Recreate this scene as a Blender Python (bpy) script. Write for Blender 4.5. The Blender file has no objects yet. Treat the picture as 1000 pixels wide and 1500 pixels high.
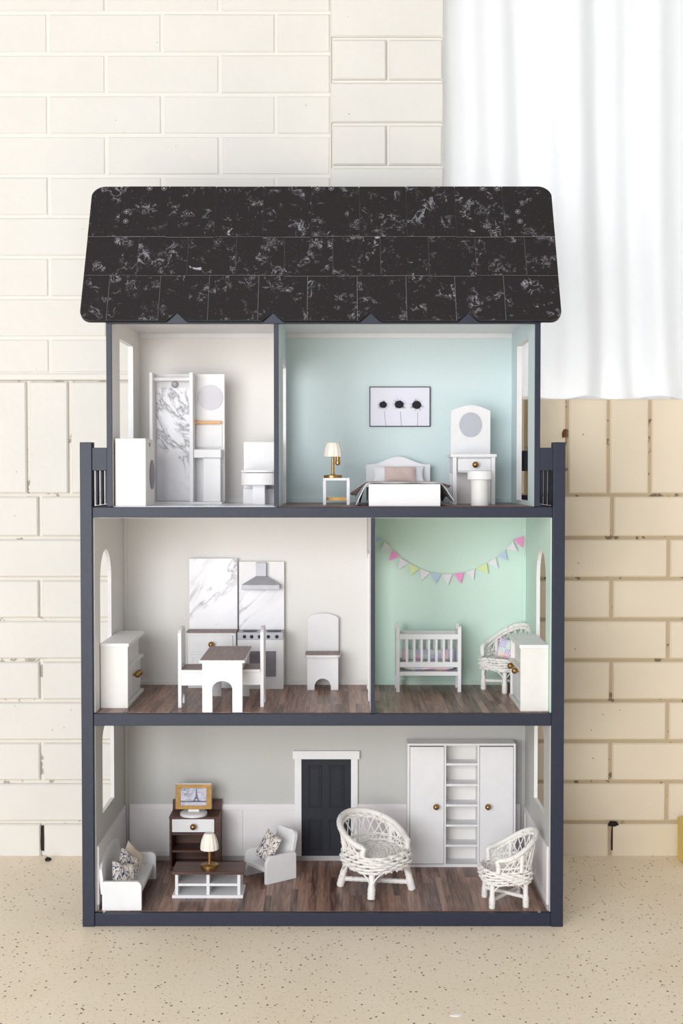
import bpy, bmesh, math, random
from mathutils import Vector, Matrix
R = math.radians
scene = bpy.context.scene
COL = scene.collection
random.seed(7)

# ---------------------------------------------------------------- camera, world, light
cam_data = bpy.data.cameras.new('camera')
cam_data.sensor_fit = 'HORIZONTAL'; cam_data.sensor_width = 24.0
cam_data.lens = 1856.0 / 1000.0 * 24.0
cam_data.clip_start = 0.05; cam_data.clip_end = 60
cam = bpy.data.objects.new('camera', cam_data); COL.objects.link(cam)
cam.location = (0, -2.3, 0.8285); cam.rotation_euler = (R(90 - 1.70), 0, 0)
scene.camera = cam

world = bpy.data.worlds.new('World'); scene.world = world; world.use_nodes = True
bg = world.node_tree.nodes['Background']
bg.inputs[0].default_value = (0.985, 0.99, 1.0, 1); bg.inputs[1].default_value = 0.55

def lamp(name, kind, loc, target, energy, color, size=None, size_y=None, angle=None):
    d = bpy.data.lights.new(name, kind); d.energy = energy; d.color = color
    if kind == 'AREA':
        d.shape = 'RECTANGLE'; d.size = size; d.size_y = size_y or size
    if angle is not None: d.angle = angle
    o = bpy.data.objects.new(name, d); COL.objects.link(o); o.location = loc
    o.rotation_euler = (Vector(target) - Vector(loc)).to_track_quat('-Z', 'Y').to_euler()
    return o
lamp('open_garage_door_daylight', 'AREA', (-1.45, -3.6, 1.05), (-0.05, 0.3, 0.75), 144, (0.975, 0.985, 1.0), 2.4, 2.0)
lamp('sun_outside_window', 'SUN', (2.0, 4.0, 4.0), (0.6, 0.0, 0.4), 9.5, (1.0, 0.98, 0.96), angle=R(3))

vs = scene.view_settings
vs.view_transform = 'Standard'; vs.look = 'None'; vs.gamma = 1.0; vs.exposure = -0.14
vs.use_curve_mapping = False

# ---------------------------------------------------------------- material helpers
def lin(c):
    return tuple(((v/255)/12.92 if v/255 <= .04045 else ((v/255+.055)/1.055)**2.4) for v in c)
def rgba(c): return (*lin(c), 1)

class NT:
    def __init__(s, name):
        s.m = bpy.data.materials.new(name); s.m.use_nodes = True
        s.t = s.m.node_tree; s.b = s.t.nodes['Principled BSDF']; s._oc = None
    def n(s, kind, **kw):
        o = s.t.nodes.new(kind)
        for k, v in kw.items():
            if k.startswith('i_'):
                key = k[2:].replace('_', ' ')
                sock = next(i for i in o.inputs if i.name.lower() == key.lower())
                if hasattr(v, 'is_linked') or isinstance(v, bpy.types.NodeSocket): s.t.links.new(v, sock)
                else: sock.default_value = v
            else: setattr(o, k, v)
        return o
    def link(s, a, b): s.t.links.new(a, b)
    def obj(s):
        if s._oc is None: s._oc = s.n('ShaderNodeTexCoord').outputs['Object']
        return s._oc
    def world(s):
        return s.n('ShaderNodeNewGeometry').outputs['Position']
    def map(s, vec, scale=(1,1,1), loc=(0,0,0), rot=(0,0,0)):
        o = s.n('ShaderNodeMapping'); s.link(vec, o.inputs[0])
        o.inputs['Scale'].default_value = scale; o.inputs['Location'].default_value = loc; o.inputs['Rotation'].default_value = rot
        return o.outputs[0]
    def noise(s, vec, scale, detail=3, rough=.5, dist=0):
        o = s.n('ShaderNodeTexNoise'); s.link(vec, o.inputs['Vector'])
        o.inputs['Scale'].default_value = scale; o.inputs['Detail'].default_value = detail
        o.inputs['Roughness'].default_value = rough; o.inputs['Distortion'].default_value = dist
        return o.outputs[0]
    def math(s, op, a, b=None, clamp=False):
        o = s.n('ShaderNodeMath', operation=op, use_clamp=clamp)
        for i, v in enumerate((a, b)):
            if v is None: continue
            if isinstance(v, (int, float)): o.inputs[i].default_value = v
            else: s.link(v, o.inputs[i])
        return o.outputs[0]
    def ramp(s, fac, stops, interp='LINEAR'):
        o = s.n('ShaderNodeValToRGB'); s.link(fac, o.inputs[0]); cr = o.color_ramp; cr.interpolation = interp
        while len(cr.elements) < len(stops): cr.elements.new(.5)
        for e, (p, c) in zip(cr.elements, stops):
            e.position = p; e.color = c if len(c) == 4 else (*c, 1)
        return o.outputs[0]
    def mix(s, fac, a, b, mode='MIX'):
        o = s.n('ShaderNodeMix', data_type='RGBA', blend_type=mode)
        for i, v in ((0, fac), (6, a), (7, b)):
            if isinstance(v, (int, float)): o.inputs[i].default_value = v
            elif isinstance(v, tuple): o.inputs[i].default_value = v
            else: s.link(v, o.inputs[i])
        return o.outputs[2]
    def bump(s, h, strength=.2, dist=.001):
        o = s.n('ShaderNodeBump'); o.inputs['Strength'].default_value = strength; o.inputs['Distance'].default_value = dist
        s.link(h, o.inputs['Height']); s.link(o.outputs[0], s.b.inputs['Normal'])
    def out(s, col=None, rough=.5, metal=0, spec=.5):
        if col is not None:
            if isinstance(col, tuple): s.b.inputs['Base Color'].default_value = col
            else: s.link(col, s.b.inputs['Base Color'])
        if isinstance(rough, (int, float)): s.b.inputs['Roughness'].default_value = rough
        else: s.link(rough, s.b.inputs['Roughness'])
        s.b.inputs['Metallic'].default_value = metal
        s.b.inputs['Specular IOR Level'].default_value = spec
        return s.m

M = {}
def plain(name, c, rough=.5, metal=0, var=.04, nscale=60, bump=.1, bdist=.0004, spec=.4):
    k = NT(name); v = k.obj(); nz = k.noise(v, nscale, 4)
    a = tuple(x*(1-var) for x in lin(c)) + (1,); b = tuple(min(1, x*(1+var)) for x in lin(c)) + (1,)
    col = k.ramp(nz, [(.3, a), (.7, b)])
    if bump: k.bump(k.noise(v, nscale*6, 3), bump, bdist)
    M[name] = k.out(col, rough, metal, spec); return M[name]

plain('white_paint', (229,229,231), .45, var=.02)
plain('warm_white_paint', (226,224,221), .5, var=.02)
plain('ivory_shade', (238,233,222), .7, var=.03)
plain('navy_paint', (34,40,58), .45, var=.12, nscale=90, bump=.35, bdist=.0006)
plain('navy_door', (28,31,42), .6, var=.1, nscale=90, bump=.3)
plain('black_edge', (28,28,33), .45, var=.1)
plain('tile_edge', (132,130,134), .7)
plain('grey_wall', (190,190,187), .8, var=.015, nscale=200)
plain('bath_wall', (231,228,225), .8, var=.015, nscale=200)
plain('aqua_wall', (208,224,226), .8, var=.015, nscale=200)
plain('kitchen_wall', (226,224,221), .8, var=.015, nscale=200)
plain('mint_wall', (204,226,215), .8, var=.015, nscale=200)
plain('wainscot_paint', (226,223,224), .55, var=.015)
plain('grey_trim', (172,170,170), .6)
plain('silver_paint', (170,171,178), .45, metal=.35, var=.06)
plain('mirror_grey', (182,184,194), .35, metal=.2, var=.04)
plain('dark_grey', (132,128,138), .5)
plain('burner', (38,36,42), .5)
plain('brass', (164,128,76), .33, metal=.85, var=.15, nscale=150, spec=.5)
plain('gold_frame', (158,120,62), .45, metal=.35, var=.18, nscale=120)
plain('rail_wood', (226,180,124), .55, var=.06)
plain('pink_fabric', (208,186,180), .9, var=.05, nscale=300, bump=.4)
plain('white_fabric', (238,238,243), .9, var=.02, nscale=300, bump=.3)
plain('beige_fabric', (218,204,188), .9, var=.04, nscale=300, bump=.3)
plain('string', (225,222,205), .9)
plain('paper_art', (226,226,238), .8, var=.01)
plain('ink', (38,36,42), .9, var=.2)
plain('ink_soft', (120,118,130), .9, var=.1)
plain('steel', (190,190,192), .3, metal=.9)
plain('rust', (120,78,38), .9, var=.4, nscale=400)
plain('hole_shade_grime', (44,38,33), .95, var=.3)  # dark tone for grime and for the painted shade inside the weep holes
plain('yellow_paint', (226,198,112), .7, var=.04, nscale=30)
plain('pebble', (40,36,34), .8, var=.3, nscale=200)
plain('paper_white', (245,245,245), .8)
plain('window_frame', (240,240,240), .4)
for nm, c in dict(flag_blue=(186,204,232), flag_white=(228,224,232), flag_pink=(240,152,205), flag_yellow=(214,226,172)).items():
    plain(nm, c, .9, var=.02)

def wicker_mat(name, c):
    k = NT(name); v = k.obj(); n1 = k.noise(v, 120, 4, .65)
    worn = k.math('MULTIPLY', k.math('GREATER_THAN', n1, .62), .4)
    k.bump(k.noise(v, 700, 3), .4, .0005)
    M[name] = k.out(k.mix(worn, rgba(c), rgba((160,128,104))), .55, 0, .35)
wicker_mat('wicker', (236,233,229)); wicker_mat('wicker_wrap', (234,231,227))

def brick_paint(name, c, dirt):
    k = NT(name); w = k.world()
    n1 = k.noise(w, 7, 4); n2 = k.noise(w, 55, 5, .6)
    base = k.ramp(n1, [(.3, tuple(x*.955 for x in lin(c))), (.7, lin(c))])
    vo = k.n('ShaderNodeTexVoronoi'); k.link(w, vo.inputs['Vector']); vo.inputs['Scale'].default_value = 42
    spot = k.math('LESS_THAN', vo.outputs['Distance'], .07)
    gate = k.math('GREATER_THAN', k.noise(w, 13, 2), .60)
    col = k.mix(k.math('MULTIPLY', k.math('MULTIPLY', spot, gate), dirt), base, rgba((150,118,84)))
    h = k.math('SUBTRACT', k.math('ADD', k.math('MULTIPLY', n2, .8), k.math('MULTIPLY', k.noise(w, 180, 2), .25)), k.math('MULTIPLY', spot, .3))
    k.bump(h, .35, .004)
    M[name] = k.out(col, .62, 0, .35)
brick_paint('brick_paint', (227,224,218), .5)
brick_paint('warm_light_brick_paint', (240,226,203), .8)  # same paint, with the warm light of the right side mixed into the colour

k = NT('mortar'); w = k.world()
n = k.noise(w, 30, 5, .65); n2 = k.noise(w, 9, 3)
dirt = k.math('MULTIPLY', k.math('GREATER_THAN', n, .56), k.math('GREATER_THAN', n2, .5))
k.bump(n, .5, .004)
M['mortar'] = k.out(k.mix(k.math('MULTIPLY', dirt, .55), rgba((227,222,212)), rgba((98,76,54))), .85)
k = NT('painted_mortar'); w = k.world(); k.bump(k.noise(w, 40, 4), .4, .003)
M['painted_mortar'] = k.out(rgba((228,225,219)), .7)

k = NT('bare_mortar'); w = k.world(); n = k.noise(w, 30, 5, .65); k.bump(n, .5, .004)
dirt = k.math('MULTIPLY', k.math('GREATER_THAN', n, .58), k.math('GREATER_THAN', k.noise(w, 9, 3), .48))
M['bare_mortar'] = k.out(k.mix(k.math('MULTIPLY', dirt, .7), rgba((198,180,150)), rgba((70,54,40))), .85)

# speckled concrete floor
k = NT('concrete_floor'); w = k.world()
base = k.ramp(k.noise(w, 3.0, 5, .6), [(.3, lin((241,224,197))), (.7, lin((249,236,214)))])
fine = k.noise(w, 160, 3, .6)
base = k.mix(k.math('MULTIPLY', k.math('GREATER_THAN', fine, .60), .22), base, rgba((176,142,104)))
def specks(scale, size, gate_scale, gate):
    vo = k.n('ShaderNodeTexVoronoi'); k.link(k.map(w, (1, .8, 1)), vo.inputs['Vector']); vo.inputs['Scale'].default_value = scale
    d = k.math('LESS_THAN', k.math('ADD', vo.outputs['Distance'], k.math('MULTIPLY', k.noise(w, scale*4, 1), .12)), size)
    sep = k.n('ShaderNodeSeparateColor'); k.link(vo.outputs['Color'], sep.inputs[0])
    return k.math('MULTIPLY', d, k.math('GREATER_THAN', sep.outputs[0], gate))
base = k.mix(k.math('MULTIPLY', specks(88, .23, 5, .52), .9), base, rgba((74,56,46)))
base = k.mix(k.math('MULTIPLY', specks(120, .22, 5, .60), .75), base, rgba((120,92,70)))
base = k.mix(k.math('MULTIPLY', specks(58, .18, 5, .76), .8), base, rgba((240,228,212)))
k.bump(k.noise(w, 220, 3), .15, .001)
M['concrete_floor'] = k.out(base, k.ramp(k.noise(w, 20, 3), [(.3, (.42,)*3), (.7, (.58,)*3)]), 0, .4)

def wood(name, dark, light, axis, sc=1.0, rough=.45, rnd=0):
    k = NT(name); v = k.obj(); s = [90, 90, 90]; s[axis] = 7
    if rnd:
        oi = k.n('ShaderNodeObjectInfo'); cv = k.n('ShaderNodeCombineXYZ')
        k.link(k.math('MULTIPLY', oi.outputs['Random'], 9.0), cv.inputs[0]); k.link(k.math('MULTIPLY', oi.outputs['Random'], 37.0), cv.inputs[1])
        va = k.n('ShaderNodeVectorMath', operation='ADD'); k.link(v, va.inputs[0]); k.link(cv.outputs[0], va.inputs[1]); v = va.outputs[0]
    mv = k.map(v, tuple(x*sc for x in s))
    nz = k.noise(mv, 1.6, 5, .65, .6)
    if rnd:
        nz = k.math('ADD', nz, k.math('MULTIPLY', k.math('SUBTRACT', oi.outputs['Random'], .5), rnd))
    col = k.ramp(nz, [(.28, lin(dark)), (.72, lin(light))])
    k.bump(k.noise(mv, 3, 3), .12, .0005)
    M[name] = k.out(col, rough, 0, .45)
wood('plank_wood', (76,52,45), (170,134,116), 1, rough=.36, rnd=.32)
wood('dark_wood', (52,28,22), (98,62,48), 0, rough=.4)
wood('dark_wood_y', (70,44,36), (122,84,70), 1, rough=.4)
wood('grey_wood', (112,92,88), (156,134,128), 1, rough=.5)

def marble_white(name, seed, rotz, vein=(120,120,132), scale=1.0, amount=.8, ground=(236,236,241)):
    k = NT(name); v = k.map(k.obj(), (1,1,1), (seed, seed*1.7, seed*.6), (0, R(rotz), 0))
    st = k.map(v, (1.0*scale, 1.0*scale, .45*scale))
    a = k.noise(st, 14, 6, .62, 1.2)
    rid = k.math('ABSOLUTE', k.math('SUBTRACT', a, .5))
    line = k.ramp(rid, [(0, (1,1,1)), (.012, (.5,)*3), (.05, (0,0,0))])
    gate = k.ramp(k.noise(st, 8, 2, .5), [(.40, (0,0,0)), (.56, (1,1,1))])
    soft = k.ramp(k.noise(st, 9, 5, .6, .8), [(.45, (0,0,0)), (.75, (1,1,1))])
    f = k.math('MULTIPLY', line, gate)
    c = k.mix(k.math('MULTIPLY', soft, .32), rgba(ground), rgba(tuple(int(q*.76) for q in ground)))
    c = k.mix(k.math('MULTIPLY', f, amount), c, rgba(vein))
    M[name] = k.out(c, .3, 0, .5)
marble_white('marble_shower', 3.1, 38, (104,102,112), 1.1, .95)
marble_white('marble_sink', 4.3, -35, (112,112,124), .9, .9)
marble_white('marble_stove', 10.1, -40, (92,92,104), 1.0, .95)
marble_white('marble_mirror', 5.2, 20, (150,148,156), 1.3, .8, (190,188,196))
marble_white('marble_floor', 9.0, 10, (150,148,156), 1.0, .5)

k = NT('marble_black'); v = k.obj()
oi = k.n('ShaderNodeObjectInfo'); cv = k.n('ShaderNodeCombineXYZ')
for i, q in enumerate((13.0, 29.0, 7.0)): k.link(k.math('MULTIPLY', oi.outputs['Random'], q), cv.inputs[i])
va = k.n('ShaderNodeVectorMath', operation='ADD'); k.link(v, va.inputs[0]); k.link(cv.outputs[0], va.inputs[1]); v = va.outputs[0]
rid = k.math('ABSOLUTE', k.math('SUBTRACT', k.noise(v, 44, 6, .70, .8), .5))
line = k.ramp(rid, [(0, (1,1,1)), (.008, (.7,)*3), (.020, (0,0,0))])
gate = k.ramp(k.noise(v, 26, 3, .6), [(.53, (0,0,0)), (.64, (1,1,1))])
blot = k.ramp(k.noise(v, 75, 4, .7, .8), [(.60, (0,0,0)), (.66, (1,1,1))])
bg2 = k.ramp(k.noise(v, 17, 3, .6), [(.57, (0,0,0)), (.66, (1,1,1))])
fac = k.math('MAXIMUM', k.math('MULTIPLY', line, gate), k.math('MULTIPLY', blot, bg2))
fine = k.math('MULTIPLY', k.math('GREATER_THAN', k.noise(v, 330, 2, .5), .70), .12)
fac = k.math('MAXIMUM', k.math('MULTIPLY', fac, .75), fine)
M['marble_black'] = k.out(k.mix(fac, rgba((37,33,34)), rgba((186,184,192))), .62, 0, .25)

k = NT('toile_fabric'); v = k.obj()
rid = k.math('ABSOLUTE', k.math('SUBTRACT', k.noise(v, 46, 5, .62, 2.0), .5))
ln = k.math('LESS_THAN', rid, .026)
bl = k.math('GREATER_THAN', k.noise(v, 34, 5, .7, 1.5), .585)
bk = k.math('MULTIPLY', bl, k.math('LESS_THAN', k.noise(v, 300, 2), .55))
k.bump(k.noise(v, 600, 2), .3, .0004)
M['toile_fabric'] = k.out(k.mix(k.math('MAXIMUM', ln, bk), rgba((222,212,200)), rgba((44,60,104))), .9, 0, .2)

k = NT('pastel_check'); v = k.map(k.obj(), (300, 300, 300))
fr = k.n('ShaderNodeVectorMath', operation='FRACTION'); k.link(v, fr.inputs[0])
fl = k.n('ShaderNodeVectorMath', operation='FLOOR'); k.link(v, fl.inputs[0])
sx = k.n('ShaderNodeSeparateXYZ'); k.link(fr.outputs[0], sx.inputs[0])
def inside(o): return k.math('MULTIPLY', k.math('GREATER_THAN', o, .2), k.math('LESS_THAN', o, .8))
ins = k.math('MULTIPLY', inside(sx.outputs[0]), inside(sx.outputs[2]))
fx = k.n('ShaderNodeSeparateXYZ'); k.link(fl.outputs[0], fx.inputs[0])
cz = k.n('ShaderNodeCombineXYZ'); k.link(k.math('FLOOR', k.math('DIVIDE', fx.outputs[0], 4)), cz.inputs[0]); k.link(k.math('FLOOR', k.math('DIVIDE', fx.outputs[2], 3)), cz.inputs[2])
wn = k.n('ShaderNodeTexWhiteNoise'); k.link(cz.outputs[0], wn.inputs[0])
hue = k.ramp(wn.outputs[0], [(0, lin((232,130,180))), (.25, lin((110,120,205))), (.5, lin((150,214,180))), (.75, lin((240,196,130)))], 'CONSTANT')
M['pastel_check'] = k.out(k.mix(ins, rgba((238,228,236)), hue), .9, 0, .2)

k = NT('curtain_cloth'); v = k.obj()
tr = k.n('ShaderNodeBsdfTranslucent'); tr.inputs[0].default_value = (.93, .95, .97, 1)
ms = k.n('ShaderNodeMixShader'); ms.inputs[0].default_value = .55
k.out((.9, .91, .93, 1), .9, 0, .1); k.bump(k.noise(v, 500, 2), .2, .0005)
o = k.t.nodes['Material Output']
k.link(k.b.outputs[0], ms.inputs[1]); k.link(tr.outputs[0], ms.inputs[2]); k.link(ms.outputs[0], o.inputs[0])
M['curtain_cloth'] = k.m
k = NT('window_glass'); k.b.inputs['Transmission Weight'].default_value = 1.0
M['window_glass'] = k.out((.97, .99, 1, 1), .02)

# grey photograph shown on the small screen (flat print)
k = NT('screen_photo'); v = k.obj()
n1 = k.noise(k.map(v, (1,1,1.6)), 60, 5, .6, 1.0)
M['screen_photo'] = k.out(k.ramp(n1, [(.3, lin((150,150,172))), (.7, lin((214,214,228)))]), .5)

# ---------------------------------------------------------------- mesh helpers
class MB:
    def __init__(s, m=None): s.v = []; s.f = []; s.mi = []; s.sm = []; s.M = m
    def _add(s, vs, fs, mi=0, smooth=False):
        b = len(s.v)
        for p in vs:
            p = Vector(p)
            if s.M is not None: p = s.M @ p
            s.v.append(tuple(p))
        for i, f in enumerate(fs):
            s.f.append(tuple(b+q for q in f)); s.mi.append(mi[i] if isinstance(mi, (list, tuple)) else mi); s.sm.append(smooth)
        return s
    def box(s, x0, x1, y0, y1, z0, z1, m=0):
        # m may be a list: [-z, +z, -y, +x, +y, -x]
        vs = [(x0,y0,z0),(x1,y0,z0),(x1,y1,z0),(x0,y1,z0),(x0,y0,z1),(x1,y0,z1),(x1,y1,z1),(x0,y1,z1)]
        return s._add(vs, [(3,2,1,0),(4,5,6,7),(0,1,5,4),(1,2,6,5),(2,3,7,6),(3,0,4,7)], m)
    def prism(s, pts, axis, a0, a1, m=0, smooth=False):
        n = len(pts)
        def P(p, a):
            return {'x': (a, p[0], p[1]), 'y': (p[0], a, p[1]), 'z': (p[0], p[1], a)}[axis]
        vs = [P(p, a0) for p in pts] + [P(p, a1) for p in pts]
        fs = [tuple(range(n-1, -1, -1)), tuple(range(n, 2*n))] + [(i, (i+1) % n, n+(i+1) % n, n+i) for i in range(n)]
        return s._add(vs, fs, m, smooth)
    def tube(s, pts, r, n=8, closed=False, m=0, flat=1.0):
        pts = [Vector(p) for p in pts]; N = len(pts)
        rr = r if isinstance(r, (list, tuple)) else [r]*N
        vs = []; prev = None
        for i, p in enumerate(pts):
            if closed: t = pts[(i+1) % N] - pts[i-1]
            else: t = pts[min(i+1, N-1)] - pts[max(i-1, 0)]
            t.normalize()
            if prev is None:
                ref = Vector((0,0,1)) if abs(t.z) < .9 else Vector((1,0,0))
                u = t.cross(ref).normalized()
            else:
                u = (prev - t*prev.dot(t))
                u = u.normalized() if u.length > 1e-6 else t.cross(Vector((0,0,1))).normalized()
            prev = u; w = t.cross(u)
            for k in range(n):
                a = 2*math.pi*k/n
                vs.append(p + (u*math.cos(a) + w*math.sin(a)*flat)*rr[i])
        fs = []
        for i in range(N if closed else N-1):
            j = (i+1) % N
            for k in range(n): fs.append((i*n+k, i*n+(k+1) % n, j*n+(k+1) % n, j*n+k))
        s._add(vs, fs, m, True)
        if not closed:
            b = len(s.v) - len(vs)
            s.f.append(tuple(b+k for k in range(n-1, -1, -1))); s.mi.append(m); s.sm.append(False)
            s.f.append(tuple(b+(N-1)*n+k for k in range(n))); s.mi.append(m); s.sm.append(False)
        return s
    def lathe(s, prof, c=(0,0,0), n=24, axis='z', m=0, wob=0, wn=8, smooth=True):
        vs = []
        for r, h in prof:
            for k in range(n):
                a = 2*math.pi*k/n; q = r*(1 + wob*math.cos(wn*a))
                x, y = q*math.cos(a), q*math.sin(a)
                p = {'z': (x, y, h), 'y': (x, h, y), 'x': (h, x, y)}[axis]
                vs.append((p[0]+c[0], p[1]+c[1], p[2]+c[2]))
        fs = []
        for i in range(len(prof)-1):
            for k in range(n): fs.append((i*n+k, i*n+(k+1) % n, (i+1)*n+(k+1) % n, (i+1)*n+k))
        fs.append(tuple(range(n-1, -1, -1))); fs.append(tuple((len(prof)-1)*n+k for k in range(n)))
        return s._add(vs, fs, m, smooth)
    def mesh(s, name, mats):
        me = bpy.data.meshes.new(name); me.from_pydata(s.v, [], s.f)
        mats = mats if isinstance(mats, (list, tuple)) else [mats]
        for q in mats: me.materials.append(M[q])
        me.polygons.foreach_set('material_index', s.mi); me.polygons.foreach_set('use_smooth', s.sm)
        bm = bmesh.new(); bm.from_mesh(me); bmesh.ops.recalc_face_normals(bm, faces=bm.faces); bm.to_mesh(me); bm.free()
        if any(s.sm): me.set_sharp_from_angle(angle=R(42))
        return me
    def build(s, name, mats, parent=None, bevel=0, loc=(0,0,0), rot=(0,0,0), label=None):
        o = bpy.data.objects.new(name, s.mesh(name, mats)); COL.objects.link(o)
        o.location = loc; o.rotation_euler = rot
        if parent: o.parent = parent
        if bevel:
            b = o.modifiers.new('bevel', 'BEVEL'); b.width = bevel; b.segments = 2; b.limit_method = 'ANGLE'; b.angle_limit = R(40)
        if label: o['label'] = label
        return o

def tag(o, label, cat, group=None, kind=None):
    o['label'] = label; o['category'] = cat
    if group: o['group'] = group
    if kind: o['kind'] = kind
    return o
def thing(name, label, cat, loc=(0,0,0), rz=0, group=None):
    o = bpy.data.objects.new(name, None); COL.objects.link(o); o.empty_display_size = .02
    o.location = loc; o.rotation_euler = (0, 0, rz)
    return tag(o, label, cat, group)
def struct(o): o['kind'] = 'structure'; return o
def arc(cx, cy, r, a0, a1, n=8, ry=None):
    ry = r if ry is None else ry
    return [(cx + r*math.cos(R(a0 + (a1-a0)*i/n)), cy + ry*math.sin(R(a0 + (a1-a0)*i/n))) for i in range(n+1)]
def knob(parent, loc, axis, r=.006, sgn=-1, mat='brass'):
    b = MB(); prof = [(r*.45, 0), (r*.42, r*.5)]
    for i in range(9):
        a = -60 + 150*i/8
        prof.append((max(r*math.cos(R(a)), r*.02), r*1.35 + r*.95*math.sin(R(a))))
    b.lathe([(p, sgn*h) for p, h in prof], (0,0,0), 16, axis)
    return b.build('knob', mat, parent, loc=loc, label='round brass knob')

Z1, Z2, Z3 = .0253, .3926, .7702

# ---------------------------------------------------------------- setting: floor, brick wall, pier, window
b = MB(); b.box(-3, 3, -4, .6, -.06, 0)
struct(b.build('floor', 'concrete_floor'))

WY = .43            # brick face
wall = MB()
wall.box(-3, .214, WY+.008, WY+.16, 0, 3.0)
wall.box(.214, 1.3, WY+.008, WY+.16, 0, .9941-.004)
wall.box(1.3, 3, WY+.008, WY+.16, 0, 3.0)
wall.box(.214, 1.3, WY+.008, WY+.16, 2.45, 3.0)
wall_back = struct(wall.build('wall_back', 'mortar'))
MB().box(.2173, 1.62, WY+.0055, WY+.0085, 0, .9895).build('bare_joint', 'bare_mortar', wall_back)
pm = MB(); pm.box(-1.75, -.0213, WY+.0026, WY+.0085, 1.03, 2.4)
pm.box(-1.75, -.0213, WY-.006, WY+.0085, 1.031, 1.0445)     # thick painted bed joint above the soldier course
pm.build('painted_joint', 'painted_mortar', wall_back, bevel=.003)

brick_cache = {}
def brick(cx, cz, w, h, y, depth, parent, mat='brick_paint', cham=.003):
    key = (round(w, 4), round(h, 4), depth, mat)
    if key not in brick_cache:
        m = MB(); a, c = w/2, h/2
        vs = [(-a,0,-c),(a,0,-c),(a,0,c),(-a,0,c)]
        e = cham
        mid = [(-a,-depth+e,-c),(a,-depth+e,-c),(a,-depth+e,c),(-a,-depth+e,c)]
        fr = [(-a+e,-depth,-c+e),(a-e,-depth,-c+e),(a-e,-depth,c-e),(-a+e,-depth,c-e)]
        fs = [(0,1,2,3)] + [(i,(i+1)%4,4+(i+1)%4,4+i) for i in range(4)] + [(4+i,4+(i+1)%4,8+(i+1)%4,8+i) for i in range(4)] + [(8,9,10,11)]
        m._add(vs+mid+fr, fs); brick_cache[key] = m.mesh('brick', mat)
    o = bpy.data.objects.new('brick', brick_cache[key]); COL.objects.link(o); o.parent = parent
    o.location = (cx, y + depth + random.uniform(-.0008, .0008), cz); o.rotation_euler = (R(random.uniform(-.25, .25)), R(random.uniform(-.12, .12)), 0)
    return o
def course(z0, z1, joint0, pitch, xa, xb, gap, parent, y=WY, depth=.012):     # bricks right of the pier carry the warmer light in their colour
    k0 = math.floor((xa - joint0)/pitch)
    x = joint0 + k0*pitch
    while x < xb - .005:
        a, c = max(x, xa), min(x + pitch, xb)
        if c - a > .03: brick((a+c)/2, (z0+z1)/2, round(c-a-gap, 4), z1-z0-gap, y, depth, parent, 'warm_light_brick_paint' if (a+c)/2 > .2 else 'brick_paint')
        x += pitch
LP = .2466
zs = [0.0] + [.0727 + .0884*i for i in range(8)] + [.7843]
for i in range(9):
    course(zs[i] - (.012 if i == 0 else 0), zs[i+1], -.650 + (0 if i % 2 == 0 else LP/2), LP, -1.63, 1.63, .0075, wall_back)
course(.7843, 1.031, -.585, .0894, -1.3, .21, .007, wall_back)
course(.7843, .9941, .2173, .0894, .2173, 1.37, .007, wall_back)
zu = [1.0445] + [1.1214 + .0863*i for i in range(15)]
for i in range(15):
    course(zu[i], zu[i+1], -.6255 + (0 if i % 2 == 0 else LP/2), .2430, -1.35, -.0215, .0055, wall_back, depth=.010)
# weep holes as dark inlays, their inner shade painted on; grime on two bed joints
for x in (-.650, .590):
    m = MB(); m.prism([(x-.0035,.012),(x+.0035,.010),(x+.004,.040),(x+.003,.066),(x-.003,.064),(x-.004,.03)], 'y', WY+.001, WY+.009)
    m.build('weep_hole', 'hole_shade_grime', wall_back)
m = MB(); m.prism([(.578,.066),(.592,.064),(.602,.068),(.598,.074),(.584,.075)], 'y', WY-.001, WY+.009)
m.build('grime_clump', 'hole_shade_grime', wall_back)

pier = MB(); pier.box(-.0185, .2095, .3685, .50, 0, 3.0)
wall_pier = struct(pier.build('wall_pier', 'painted_mortar'))
PP = .0882; z = 1.4700 - PP*16; i = 0
while z < 2.4:
    lo = max(z, 0.001)
    if z + PP > .02:
        if i % 2 == 0:
            for a, c in ((-.0213, .0958), (.0958, .2128)): brick((a+c)/2, (lo+z+PP)/2, c-a-.006, z+PP-lo-.0065, .36, .011, wall_pier)
        else: brick(.09575, (lo+z+PP)/2, .2341, z+PP-lo-.0065, .36, .011, wall_pier)
    z += PP; i += 1

# window behind the curtain
win = struct(MB().box(.214, 1.3, .572, .585, .9941, 1.0141).box(.214, 1.3, .572, .585, 2.43, 2.45).box(.214, .244, .57, .587, .9941, 2.45).box(1.27, 1.3, .57, .587, .9941, 2.45).box(.745, .77, .57, .587, .9941, 2.45).build('window_1', 'window_frame', bevel=.002))
for a, c in ((.244, .745), (.77, 1.27)):
    MB().box(a, c, .577, .581, 1.014, 2.43).build('pane', 'window_glass', win)

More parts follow.
